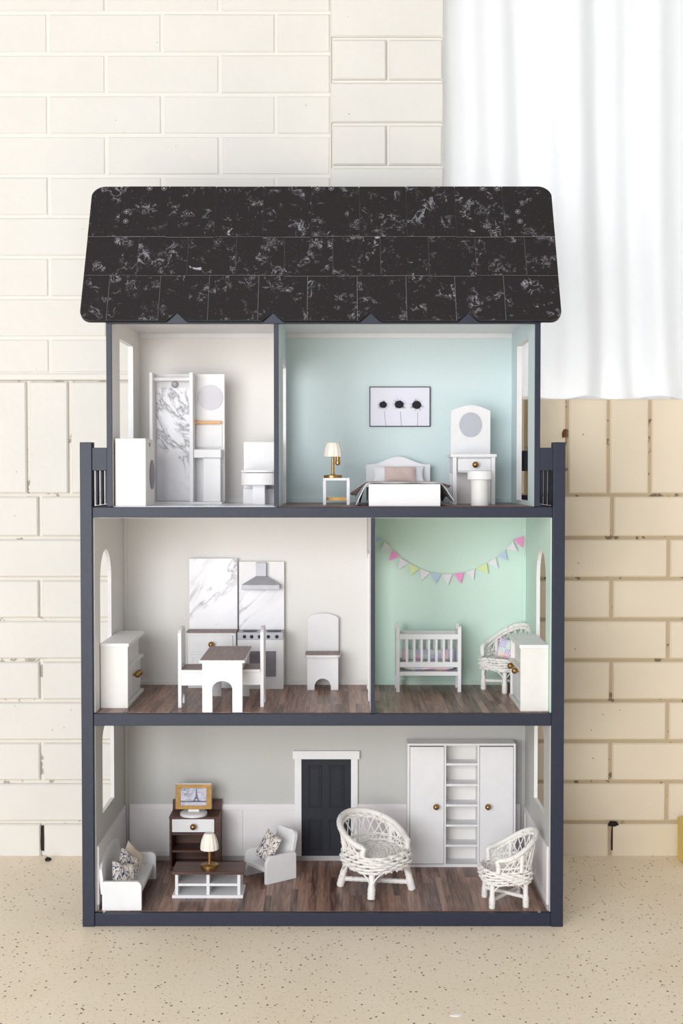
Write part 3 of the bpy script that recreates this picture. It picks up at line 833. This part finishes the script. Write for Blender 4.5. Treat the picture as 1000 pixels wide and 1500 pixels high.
# ---------------------------------------------------------------- kitchen
def sideboard(label, loc, mirror, ya, yb, wx, h, kz, kys, far_inset):
    """cabinet whose doors face +X (or -X when mirrored); wx = depth off the wall"""
    s = -1 if mirror else 1
    t = thing('sideboard', label, 'cabinet', loc)
    def b(x0, x1, *r): a, c = sorted((s*x0, s*x1)); return MB().box(a, c, *r)
    b(0, wx-.010, ya+.006, yb-.006, .006, h-.007).build('body', 'warm_white_paint', t, bevel=.0005)
    b(0, wx, ya, ya+.006, 0, h-.007).build('end_panel', 'warm_white_paint', t, bevel=.0006)
    b(0, wx-far_inset, yb-.006, yb, 0, h-.007).build('end_panel', 'warm_white_paint', t, bevel=.0006)
    b(0, wx+.002, ya-.001, yb+.001, h-.007, h).build('top', 'white_paint', t, bevel=.0008)
    b(.002, wx, ya+.006, yb-.001, 0, .006).build('plinth', 'warm_white_paint', t, bevel=.0006)
    b(wx-.012, wx, ya+.006, yb-.001, h*.58, h*.58+.005).build('shelf_lip', 'warm_white_paint', t, bevel=.0005)
    ym = (ya+yb)/2
    for i, (y0, y1) in enumerate(((ya+.008, ym-.0008), (ym+.0008, yb-.008))):
        d = b(wx-.010, wx-.0055, y0, y1, .008, h*.58-.001).build('door', 'white_paint', t, bevel=.0006)
        knob(d, (s*(wx-.0058), kys[i], kz), 'x', .0062, s)
    return t
sideboard('white sideboard with two brass knobs beside the kitchen arched window', (-.4488, 0, Z2), False, .050, .240, .051, .1215, .048, (.146, .174), .010)

t = thing('kitchen_cabinet', 'white kitchen cabinet with drawer and tall white marble splashback', 'kitchen unit', (-.2635, .272, Z2))
MB().box(-.0495, .0490, .002, .036, 0, .1135).build('body', 'white_paint', t, bevel=.0005)
MB().box(-.0520, .0500, -.003, .036, .1135, .1170).build('worktop', 'grey_wood', t, bevel=.0005, label='grey brown wood worktop')
MB().box(-.0500, .0495, .032, .038, .1170, .263).build('splashback', 'white_paint', t)
MB().box(-.0490, .0485, .0305, .032, .1175, .262).build('marble_panel', 'marble_sink', t, label='white marble with grey veins')
dr = MB().box(-.0455, .0420, -.001, .002, .074, .108).build('drawer', 'white_paint', t, bevel=.0006)
knob(dr, (-.001, -.001, .0905), 'y', .0062)
dd = MB().box(-.0455, .0420, -.001, .002, .006, .0695).build('door', 'white_paint', t, bevel=.0006)
q = MB(); q.box(-.0455, .0420, -.0025, -.001, .0635, .0695).box(-.0455, .0420, -.0025, -.001, .006, .012).box(-.0455, -.0395, -.0025, -.001, .012, .0635).box(.036, .0420, -.0025, -.001, .012, .0635)
q.build('door_moulding', 'white_paint', dd)
MB().box(.0440, .0485, -.001, .002, .0, .1125).build('stile', 'white_paint', t, bevel=.0005)

t = thing('kitchen_stove', 'white stove with silver range hood and marble splashback', 'stove', (-.1648, .262, Z2))
MB().box(-.0462, .0470, -.001, .046, 0, .1010).build('body', 'white_paint', t, bevel=.0006)
cp = MB().box(-.0462, .0470, -.003, .046, .1010, .1155).build('cooktop', 'silver_paint', t, bevel=.0006, label='silver cooktop with control panel')
for x in (-.0225, .0275):
    MB().lathe([(.0150, .1155), (.0150, .1163), (.013, .1166), (.001, .1164)], (x, .022, 0), 28).build('burner', 'burner', cp)
for px in (357.5, 368, 379.6, 392.5, 405):
    MB().lathe([(.0036, -.003), (.0034, -.0052), (.0008, -.0056)], ((px-500)/.725/1000+.1648, 0, .1072), 16, 'y').build('control_knob', 'navy_door', cp)
MB().box(-.032, .032, -.0025, -.001, .026, .0775).build('oven_window', 'dark_grey', t, label='grey oven window')
MB().box(-.0462, .0470, .042, .048, .1155, .2565).build('splashback', 'white_paint', t, bevel=.0005)
MB().box(-.0457, .0465, .0405, .042, .1165, .1990).build('marble_panel', 'marble_stove', t, label='white marble with dark veins')
hd = MB(); y1 = .042; hd.box(-.0385, .0385, .016, y1, .2010, .2105)
vs = [(-.0385,.016,.2105),(.0385,.016,.2105),(.0385,y1,.2105),(-.0385,y1,.2105),(-.0105,.030,.2270),(.0105,.030,.2270),(.0105,y1,.2270),(-.0105,y1,.2270)]
hd._add(vs, [(3,2,1,0),(4,5,6,7),(0,1,5,4),(1,2,6,5),(2,3,7,6),(3,0,4,7)])
hd.box(-.0105, .0105, .030, y1, .2270, .2550)
hd.build('range_hood', 'silver_paint', t, bevel=.0005, label='silver range hood with square duct')

def arch_panel(w, h, aw, ah, spring):
    """board standing on two legs with an arched cut-out"""
    a = aw/2
    return [(-w/2, 0), (-a, 0)] + arc(0, spring, a, 180, 0, 12, ah-spring) + [(a, 0), (w/2, 0), (w/2, h), (-w/2, h)]
t = thing('dining_table', 'white dining table with dark wood top between two chairs', 'table', (-.2180, .0975, Z2))
for y in (-.090, .080):
    MB().prism(arch_panel(.0735, .092, .0365, .058, .043), 'y', y, y+.008).build('leg_panel', 'white_paint', t, bevel=.0005)
MB().box(-.0415, .0415, -.0945, .0945, .0915, .0965).build('table_frame', 'white_paint', t, bevel=.0006)
MB().box(-.0405, .0405, -.0935, .0935, .0962, .0974).build('table_top', 'grey_wood', t, label='grey brown wood grain top')
MB().box(-.0335, .0335, -.082, .080, .070, .0915).build('apron', 'white_paint', t)

def dining_chair(label, loc, rz):
    t = thing('dining_chair', label, 'chair', loc, rz, 'white dining chairs in the kitchen')
    pts = [(-.032, 0), (-.0165, 0)] + arc(0, .006, .0165, 180, 0, 10, .017) + [(.0165, 0), (.032, 0), (.032, .140)] + [(.032-.064*i/10, .140+.010*math.sin(math.pi*i/10)**.6) for i in range(1, 10)] + [(-.032, .140)]
    MB().prism(pts, 'y', .022, .0285).build('back_panel', 'white_paint', t, bevel=.0006)
    MB().prism(arch_panel(.063, .067, .033, .023, .006), 'y', -.028, -.0215).build('front_panel', 'white_paint', t, bevel=.0006)
    MB().box(-.0315, .0315, -.0215, .022, .042, .067).build('seat_box', 'white_paint', t)
    m = MB(); m.prism([(-.036, .022), (-.036, -.026)] + arc(-.026, -.026, .010, 180, 270, 5) + arc(.026, -.026, .010, 270, 360, 5) + [(.036, .022)], 'z', .0665, .0715)
    m.build('seat', 'white_paint', t, bevel=.0006)
    m = MB(); m.prism([(-.0352, .0218), (-.0352, -.0258)] + arc(-.026, -.026, .0092, 180, 270, 5) + arc(.026, -.026, .0092, 270, 360, 5) + [(.0352, .0218)], 'z', .0713, .0724)
    m.build('seat_pad', 'grey_wood', t, label='grey brown wood veneer seat')
dining_chair('white arched-back chair alone against the kitchen wall, facing out', (-.0380, .279, Z2), 0)
dining_chair('white dining chair left of the table, backing onto the sideboard', (-.2765, .086, Z2), R(90))
dining_chair('white dining chair right of the table, in front of the stove', (-.1740, .0935, Z2), R(-90))

# ---------------------------------------------------------------- nursery
t = thing('crib', 'white slatted baby crib below the pastel bunting', 'crib', (.1745, .255, Z2))
for s in (-1, 1):
    pts = [(-.031, 0), (-.022, 0), (-.022, .030), (.022, .030), (.022, 0), (.031, 0), (.031, .126)] + arc(.0245, .126, .0065, 0, 120, 5) + [(.012, .122), (-.012, .122)] + arc(-.0245, .126, .0065, 60, 180, 5)
    MB().prism(pts, 'x', s*.0615-.0035, s*.0615+.0035).build('end_panel', 'white_paint', t, bevel=.0006)
for y in (-.030, .025):
    for za, zb in ((.106, .1165), (.050, .0605)):
        MB().box(-.058, .058, y, y+.005, za, zb).build('rail', 'white_paint', t, bevel=.0006)
    for i in range(7):
        x = -.0435 + i*.01475
        MB().box(x-.0024, x+.0024, y+.001, y+.0042, .0605, .106).build('slat', 'white_paint', t, bevel=.0005)
MB().box(-.058, .058, -.030, .030, .033, .041).build('base_board', 'white_paint', t, bevel=.0006)
o = tag(pillow(.110, .044, .017, puff=.4, pinch=.02).build('crib_mattress', 'pastel_check'), 'pastel checked mattress lying in the crib', 'mattress')
place(o, (.1745, .255, Z2+.0500), (R(-90), 0, 0))
o = tag(pillow(.108, .022, .010, puff=.4, pinch=.02).build('crib_blanket', 'pastel_check'), 'pastel checked bumper cushion standing behind the crib slats', 'cushion')
place(o, (.1765, .271, Z2+.0690), (R(-12), 0, 0))
sideboard('white nursery cabinet with two brass knobs against the right wall', (.3805, 0, Z2), True, .020, .178, .0515, .1230, .066, (.080, .140), .002)

# bunting
flags = [((70,130),(110,145),(80,165),'blue'), ((122,158),(155,190),(98,215),'white'), ((165,205),(203,240),(145,265),'pink'), ((205,248),(255,278),(197,312),'white'), ((258,282),(312,308),(262,347),'yellow'), ((317,310),(370,330),(323,373),'white'), ((376,332),(428,338),(400,390),'blue'), ((438,340),(492,338),(466,397),'white'), ((502,336),(552,330),(535,390),'pink'), ((563,325),(613,312),(605,370),'white'), ((620,308),(677,278),(685,335),'yellow'), ((680,278),(727,248),(738,305),'white'), ((735,240),(778,207),(790,265),'blue'), ((783,200),(820,158),(843,215),'white'), ((825,150),(880,132),(870,195),'pink')]
t = thing('bunting', 'pastel triangle flag bunting strung across the mint nursery wall', 'bunting', (.215, BY-.006, Z2+.255))
SB = 1856/(2.3+.309)
def fl(p): return ((530+p[0]/3.704-500)/SB - .215, (695 - (750+p[1]/3.704))/SB + .8285 - (Z2+.255))
line = []
for a, c, tip, colr in flags:
    A_, C_, T_ = fl(a), fl(c), fl(tip); dy = random.uniform(-.0015, .001)
    m = MB(); m._add([(A_[0], dy, A_[1]), (C_[0], dy, C_[1]), (T_[0], dy-.002, T_[1]), (A_[0], dy+.0006, A_[1]), (C_[0], dy+.0006, C_[1]), (T_[0], dy-.0014, T_[1])], [(0,1,2),(5,4,3),(0,3,4,1),(1,4,5,2),(2,5,3,0)])
    m.build('flag', 'flag_'+colr, t); line += [(A_[0], 0, A_[1]), (C_[0], 0, C_[1])]
line = [(.0632-.215, -.18, .086), (.0630-.215, -.12, .072), (.0632-.215, -.04, .060)] + line
MB().tube(line, .0006, 5).build('string', 'string', t)
e = line[-1]
MB().tube([e, (e[0]+.001, -.001, e[2]-.02), (e[0]-.001, -.001, e[2]-.042)], .0005, 5).build('string_end', 'string', t)
e = line[0]
MB().tube([(e[0]+.0005, e[1], e[2]+.012), e, (e[0]+.002, e[1]-.01, e[2]-.02), (e[0]+.001, e[1]-.012, e[2]-.04)], .0006, 5).build('string_end', 'string', t)

# ---------------------------------------------------------------- wicker chairs
def wicker_chair(label, loc, rz, Rs, h, arm, top, foot, lean=.20, pw=1.1):
    t = thing('wicker_chair', label, 'chair', loc, rz, 'white wicker armchairs')
    k = Rs/.050
    def sq(a, r):     # slightly squared circle
        c, s = math.cos(a), math.sin(a)
        f = (abs(c)**3.0 + abs(s)**3.0)**(-1/3.0)
        return r*f*c*.985, r*f*s*.985
    # legs with wrapped feet
    for sx in (-1, 1):
        for sy in (-1, 1):
            n = 16; pts = []; rr = []
            for i in range(n+1):
                u = i/n; z = u*(h+2*k*.001)
                x = sx*(foot + (Rs*.66-foot)*u); y = sy*(foot + (Rs*.66-foot)*u)
                pts.append((x, y, z)); w = .0064 if u < .38 else .0052
                rr.append(k*w*(1 + (.05 if i % 2 else -.05)) * (.9 if i == 0 else 1))
            MB().tube(pts, rr, 10).build('leg', 'wicker_wrap', t)
    zc = h*.34
    for s in (-1, 1):
        e = foot*.93
        pts = [(-e+2*e*i/24, s*(-e+2*e*i/24), zc + (.002*k if s > 0 else -.002*k)) for i in range(25)]
        MB().tube(pts, [k*.0040*(1.07 if i % 2 else .93) for i in range(25)], 8).build('stretcher', 'wicker_wrap', t)
    for q in range(4):
        a0 = math.pi/4 + q*math.pi/2
        for s in (-1, 1):
            p0 = Vector((foot*math.sqrt(2)*math.cos(a0), foot*math.sqrt(2)*math.sin(a0), h*.30))
            xe, ye = sq(a0 + s*.62, Rs*.97); p2 = Vector((xe, ye, h-.001)); p1 = Vector((p0.x*.93+xe*.07, p0.y*.93+ye*.07, h*.86))
            pts = [(1-u)**2*p0 + 2*u*(1-u)*p1 + u*u*p2 for u in [i/8 for i in range(9)]]
            MB().tube(pts, .0013*k, 6).build('brace', 'wicker', t)
    # woven seat band
    m = MB(); rows = 6; zb, zt = h-.003*k, h+.020*k
    for r in range(rows):
        u = r/(rows-1); rad = Rs*(.965 + .05*math.sin(math.pi*u)); pts = []
        for i in range(120):
            a = 2*math.pi*i/120; x, y = sq(a, rad + .0017*k*math.cos(14*a + math.pi*(r % 2)))
            pts.append((x, y, zb + (zt-zb)*u + .0012*k*math.sin(3*a + r)))
        m.tube(pts, .0024*k, 6, closed=True)
    for i in range(28):
        a = 2*math.pi*(i+.5)/28; x, y = sq(a, Rs*.985); m.tube([(x*.98, y*.98, zb-.003*k), (x*1.01, y*1.01, (zb+zt)/2), (x*.98, y*.98, zt+.001*k)], .0015*k, 5)
    m.build('seat_band', 'wicker', t)
    m = MB(); zs = h + .012*k
    for r in range(10):
        rad = Rs*(.08 + .093*r); pts = []
        N = 72
        for i in range(N):
            a = 2*math.pi*i/N; x, y = sq(a, rad); pts.append((x, y, zs + .0013*k*math.cos(12*a + math.pi*(r % 2)) + .003*k*(r/9.0)**3))
        m.tube(pts, .0021*k, 5, closed=True)
    for i in range(12):
        a = 2*math.pi*i/12; x, y = sq(a, Rs*.95); m.tube([(0, 0, zs-.0005), (x*.5, y*.5, zs), (x, y, zs+.002*k)], .0012*k, 5)
    m.prism([sq(2*math.pi*i/40, Rs*.93) for i in range(40)], 'z', zs-.0035*k, zs-.0022*k)
    m.build('woven_seat', 'wicker', t)
    # hoop: arms and back in one wrapped cane
    PH = 118
    def hoop(f):      # f in [-1, 1]; 0 = middle of the back
        ph = f*R(PH); c = .5+.5*math.cos(f*math.pi)
        rad = Rs*(1.0 + .05*(1-abs(f)) + lean*c**1.2)
        x, y = rad*math.sin(ph), rad*math.cos(ph)
        return Vector((x, y, arm + (top-arm)*c**pw))
    def seatpt(f):
        ph = f*R(PH); x, y = sq(math.pi/2-ph, Rs*.97); return Vector((x, y, zt))
    pts = []
    e0, e1 = hoop(-1), hoop(1); s0, s1 = seatpt(-1), seatpt(1)
    pts += [s0, s0.lerp(e0, .5) + Vector((-.001, 0, 0)), s0.lerp(e0, .86) + Vector((0, -.003*k, 0))]
    N = 64
    pts += [hoop(-1 + 2*(i+.8)/(N+.6)) for i in range(N)]
    pts += [s1.lerp(e1, .86) + Vector((0, -.003*k, 0)), s1.lerp(e1, .5) + Vector((.001, 0, 0)), s1]
    rr = [k*.0050*(1.05 if i % 2 else .95) for i in range(len(pts))]
    MB().tube(pts, rr, 10).build('arm_hoop', 'wicker_wrap', t)
    m = MB()
    for b_ in range(3):
        pts = []
        for i in range(97):
            f = -.80 + 1.6*i/96; p = hoop(f); q = seatpt(f); d = (q-p).normalized()
            inw = Vector((-p.x, -p.y, 0)).normalized()
            w = 34*f*math.pi + b_*2*math.pi/3
            pts.append(p + d*(.0075+.0022*math.cos(w))*k + inw*(.0015 + .0022*math.sin(w))*k)
        m.tube(pts, .0016*k, 5)
    m.build('braid', 'wicker', t)
    # diagonal lattice between seat and hoop
    m = MB(); n = 17
    for i in range(n):
        f = -.94 + 1.88*i/(n-1)
        for s in (-1, 1):
            g = f + s*.20
            if abs(g) > .96: continue
            p, q = seatpt(f), hoop(g)
            mid = (p+q)/2 + Vector((p.x, p.y, 0)).normalized()*.003*k*(1 if s > 0 else .55)
            pts = [(1-u)**2*p + 2*u*(1-u)*mid + u*u*q for u in [j/6 for j in range(7)]]
            m.tube(pts, .0012*k, 5)
    m.build('back_lattice', 'wicker', t)
    m = MB()
    for hf, r in ((.30, .0015), (.36, .0013)):
        pts = []
        for i in range(61):
            f = -.99 + 1.98*i/60; p = seatpt(f); q = hoop(f); v = p.lerp(q, min(hf*(.6+.4*abs(f)), 1)); o_ = Vector((v.x, v.y, 0)).normalized()
            pts.append(v + o_*.0015*k*math.cos(28*f + hf*50))
        m.tube(pts, r*k, 5)
    m.build('cross_strand', 'wicker', t)
    for f in (-.55, .55):
        p, q = seatpt(f), hoop(f)
        MB().tube([p.lerp(q, i/8) for i in range(9)], [k*.0042*(1.05 if i % 2 else .95) for i in range(9)], 8).build('back_post', 'wicker_wrap', t)
    return t
wicker_chair('large white wicker armchair in front of the navy door, facing the wardrobe', (.067, .140, Z1), R(36), .060, .052, .094, .134, .050, .26, .75)
wicker_chair('small white wicker armchair in front of the wardrobe, at the right wall', (.3070, .058, Z1), R(-84), .047, .050, .092, .134, .032)
wicker_chair('white wicker armchair in the nursery corner holding a pastel cushion', (.3300, .2530, Z2), R(-52), .0455, .048, .088, .128, .030)
o = tag(pillow(.040, .040, .013).build('nursery_cushion', 'pastel_check'), 'small pastel checked cushion on the nursery wicker chair', 'cushion')
place(o, (.3330, .2500, Z2+.0835), (R(-16), R(10), R(-30)))

# ---------------------------------------------------------------- living room
t = thing('sofa', 'white wooden sofa with rounded arms along the left living room wall', 'sofa', (-.4045, .105, Z1))
def arm_pts(d, h, r): return [(-d/2, 0), (d/2, 0), (d/2, h-r)] + arc(d/2-r, h-r, r, 0, 90, 6)[1:] + arc(-d/2+r*.5, h-r*.5, r*.5, 90, 180, 5)
for y in (-.094, .086):
    MB().prism(arm_pts(.0725, .0535, .010), 'y', y, y+.008).build('arm', 'white_paint', t, bevel=.0006)
MB().box(-.030, .0320, -.086, .086, .022, .031).build('seat', 'white_paint', t, bevel=.001)
pts = [(-.093, .030), (.093, .030), (.093, .076)] + [(.093-.186*i/14, .076+.020*math.sin(math.pi*i/14)**.5) for i in range(1, 14)] + [(-.093, .076)]
bk = MB(Matrix.Translation((-.029, 0, 0)) @ Matrix.Rotation(R(-6), 4, 'Y')); bk.prism(pts, 'x', -.0065, .0005); bk.build('backrest', 'white_paint', t, bevel=.0006)
MB().box(-.036, -.029, -.086, .086, 0, .031).build('back_rail', 'white_paint', t)

def cush(label, loc, rot, w, h, mat, th=.015):
    o = tag(pillow(w, h, th).build('cushion', mat), label, 'cushion', 'cushions on the living room seats'); place(o, loc, rot); return o
cush('blue and cream toile cushion nearest the front on the white sofa', (-.4080, .052, Z1+.0550), (R(-22), R(18), R(48)), .056, .044, 'toile_fabric', .017)
cush('blue and cream toile cushion in the middle of the sofa row', (-.4060, .092, Z1+.0610), (R(-22), R(38), R(50)), .056, .046, 'toile_fabric', .017)
cush('plain beige cushion behind the toile cushions on the sofa', (-.4040, .128, Z1+.0590), (R(-26), R(48), R(42)), .056, .050, 'beige_fabric', .013)

t = thing('dresser', 'dark brown wooden dresser with one white drawer and open shelves', 'dresser', (-.2985, .276, Z1))
MB().box(-.0500, -.0455, -.030, .030, 0, .1065).build('side_panel', 'dark_wood', t, bevel=.0005)
MB().box(.0420, .0500, -.030, .030, 0, .1065).build('side_panel', 'dark_wood', t, bevel=.0005)
MB().box(-.0505, .0505, -.032, .030, .1065, .1105).build('top', 'dark_wood', t, bevel=.0006)
MB().box(-.0505, .0505, .026, .032, 0, .1310).build('back_board', 'dark_wood', t, bevel=.0006)
for z in (.003, .0365, .0720):
    MB().box(-.0455, .0420, -.028, .027, z, z+.0045).build('shelf', 'dark_wood', t, bevel=.0004)
dr = MB().box(-.0445, .0410, -.0315, .020, .0790, .1055).build('drawer', 'white_paint', t, bevel=.0006, label='white drawer front')
knob(dr, (-.001, -.0315, .0920), 'y', .0062)

t = thing('television', 'small white television with gold frame showing a grey tower photo', 'television', (-.3010, .262, Z1+.1105))
MB().lathe([(.0275, 0), (.0275, .0045), (.0255, .0060), (.001, .0064)], n=40).build('stand', 'white_paint', t)
MB().box(-.011, .011, -.001, .007, .005, .016).build('neck', 'white_paint', t)
tilt = Matrix.Rotation(R(-4), 4, 'X')
MB(tilt).box(-.0365, .0365, -.003, .006, .0115, .0630).build('case', 'white_paint', t, bevel=.0008)
fm = MB(tilt); fm.box(-.0365, .0365, -.0055, -.003, .0545, .0615).box(-.0365, .0365, -.0055, -.003, .0115, .0190).box(-.0365, -.0262, -.0055, -.003, .0190, .0545).box(.0262, .0365, -.0055, -.003, .0190, .0545)
fm.build('frame', 'gold_frame', t, bevel=.0004, label='brushed gold frame')
sc = MB(tilt).box(-.0262, .0262, -.0042, -.0030, .0190, .0545).build('screen', 'screen_photo', t, label='grey photo of a lattice tower')
tw = MB(tilt); y0, y1 = -.0046, -.0042; cx = .0060
tw.prism([(cx-.0006, .0535), (cx+.0006, .0535), (cx+.0014, .043), (cx-.0014, .043)], 'y', y0, y1)
tw.prism([(cx-.0014, .043), (cx+.0014, .043), (cx+.0030, .034), (cx-.0030, .034)], 'y', y0, y1)
tw.prism([(cx-.0030, .034), (cx-.0008, .034), (cx-.0036, .0270), (cx-.0070, .0270)], 'y', y0, y1)
tw.prism([(cx+.0008, .034), (cx+.0030, .034), (cx+.0070, .0270), (cx+.0036, .0270)], 'y', y0, y1)
tw.prism([(cx-.0042, .0345), (cx+.0042, .0345), (cx+.0042, .0330), (cx-.0042, .0330)], 'y', y0, y1)
tw.build('tower_print', 'ink_soft', sc)
gr = MB(tilt); gr.prism([(-.0262, .0290), (-.012, .0282), (.004, .0292), (.0262, .0284), (.0262, .0255), (-.0262, .0262)], 'y', y0, y1)
for i in range(16):
    x = random.uniform(-.025, -.010); z = random.uniform(.040, .053); gr.prism([(x, z), (x+.003, z+.0012), (x+.0026, z+.002), (x-.0004, z+.0008)], 'y', y0, y1)
gr.build('landscape_print', 'ink_soft', sc)

t = thing('coffee_table', 'low white shelf coffee table with dark wood top', 'coffee table', (-.2535, .111, Z1))
MB().box(-.0675, .0670, -.033, .033, 0, .006).build('plinth', 'white_paint', t, bevel=.0006)
for x in (-.0620, -.0025, .0560):
    MB().box(x, x+.0058, -.0300, .0300, .006, .0455).build('upright', 'white_paint', t, bevel=.0004)
MB().box(-.0562, .0560, -.0295, .0285, .0225, .0272).build('shelf', 'white_paint', t, bevel=.0004)
MB().box(-.0562, .0560, .0265, .0295, .006, .0455).build('back_board', 'warm_white_paint', t)
MB().box(-.0680, .0680, -.0345, .0330, .0455, .0500).build('table_top', 'dark_wood', t, bevel=.0007, label='dark brown wood top')
table_lamp('brass table lamp with ivory dome shade on the coffee table', (-.2535, .113, Z1+.0500), .0170, .0340, .0310, .0172, .0090, False)

fa = math.atan2(-46, -59)   # facing direction
t = thing('armchair', 'white wooden armchair with rounded arms beside the navy door', 'armchair', (-.1425, .2085, Z1), fa + math.pi/2)
for s in (-1, 1):
    d, h, r = .072, .0535, .016
    pts = [(d/2, 0), (d/2, h-.004)] + [(d/2-.004, h)] + arc(-d/2+r, h-r, r, 90, 180, 8) + [(-d/2, 0)]
    x = s*.0355; MB().prism(pts, 'x', x-.004, x+.004).build('arm', 'white_paint', t, bevel=.0008)
MB().box(-.0315, .0315, -.033, .030, .0215, .0300).build('seat', 'white_paint', t, bevel=.001)
bk = MB(Matrix.Translation((0, .024, .020)) @ Matrix.Rotation(R(-12), 4, 'X'))
bk.prism([(-.0310, 0), (.0310, 0), (.0310, .062)] + arc(.019, .062, .012, 0, 90, 5)[1:] + arc(-.019, .062, .012, 90, 180, 5), 'y', 0, .009); bk.build('backrest', 'white_paint', t, bevel=.0012)
cush('blue toile cushion leaning in the white armchair', (-.1455, .2050, Z1+.0605), (R(-24), R(14), fa + math.pi/2), .050, .058, 'toile_fabric', .017)

t = thing('wardrobe', 'tall white wardrobe with two doors and open middle shelves', 'wardrobe', (.2450, .291, Z1))
W2 = .1105
MB().box(-W2, W2, .019, .022, 0, .254).build('back_board', 'warm_white_paint', t)
for x0, x1 in ((-W2, -W2+.0045), (-.0355, -.0315), (.0325, .0365), (W2-.0045, W2)):
    MB().box(x0, x1, -.022, .019, .006, .250).build('upright', 'white_paint', t, bevel=.0004)
MB().box(-W2, W2, -.023, .022, .250, .2545).build('top', 'white_paint', t, bevel=.0005)
MB().box(-W2, W2, -.022, .022, 0, .006).build('base', 'white_paint', t, bevel=.0005)
for py in (1118, 1148.7, 1179, 1209, 1239):
    z = (1270.6-py)/.7227/1000
    MB().box(-.0315, .0325, -.020, .019, z-.0025, z+.0022).build('shelf', 'white_paint', t, bevel=.0004)
for x0, x1, kx in ((-.1052, -.0362, -.0525), (.0372, .1052, .0530)):
    d = MB().box(x0, x1, -.0240, -.0190, .0075, .2480).build('door', 'white_paint', t, bevel=.0005)
    knob(d, (kx, -.0240, .1265), 'y', .0062)

# ---------------------------------------------------------------- small things around the house
t = thing('yellow_box', 'pale yellow box at the foot of the brick wall, right edge', 'box', (.79, .385, 0))
MB().box(-.065, .065, -.03, .03, 0, .078).build('body', 'yellow_paint', t, bevel=.002)
MB().box(-.066, .066, -.031, .031, .074, .090).build('lid', 'yellow_paint', t, bevel=.002)
m = MB(); m.lathe([(.001, 0), (.0055, .001), (.0072, .0035), (.0055, .0065), (.001, .0082)], n=9, wob=.18, wn=3)
tag(m.build('pebble', 'pebble', loc=(-.6296, .394, 0)), 'tiny black pebble on the floor near the left wall', 'pebble')
m = MB(); m.prism([(-.009, -.004), (.004, -.006), (.011, .001), (.002, .003)], 'z', .0002, .0012)
tag(m.build('paper_scrap', 'paper_white', loc=(.1748, -.3816, 0)), 'small white paper scrap on the speckled floor', 'paper scrap')
t = thing('wall_hook', 'small rusty hook fixed in the brick above the right balcony post', 'hook', (.4788, WY, .9165))
MB().prism([(-.004, -.010), (.002, -.008), (.005, .002), (.003, .010), (-.002, .008), (-.005, 0)], 'y', -.002, .001).build('plate', 'rust', t)
MB().tube([(0, 0, .004), (0, -.006, .003), (.001, -.009, -.003), (.001, -.006, -.007)], .0016, 7).build('prong', 'rust', t)
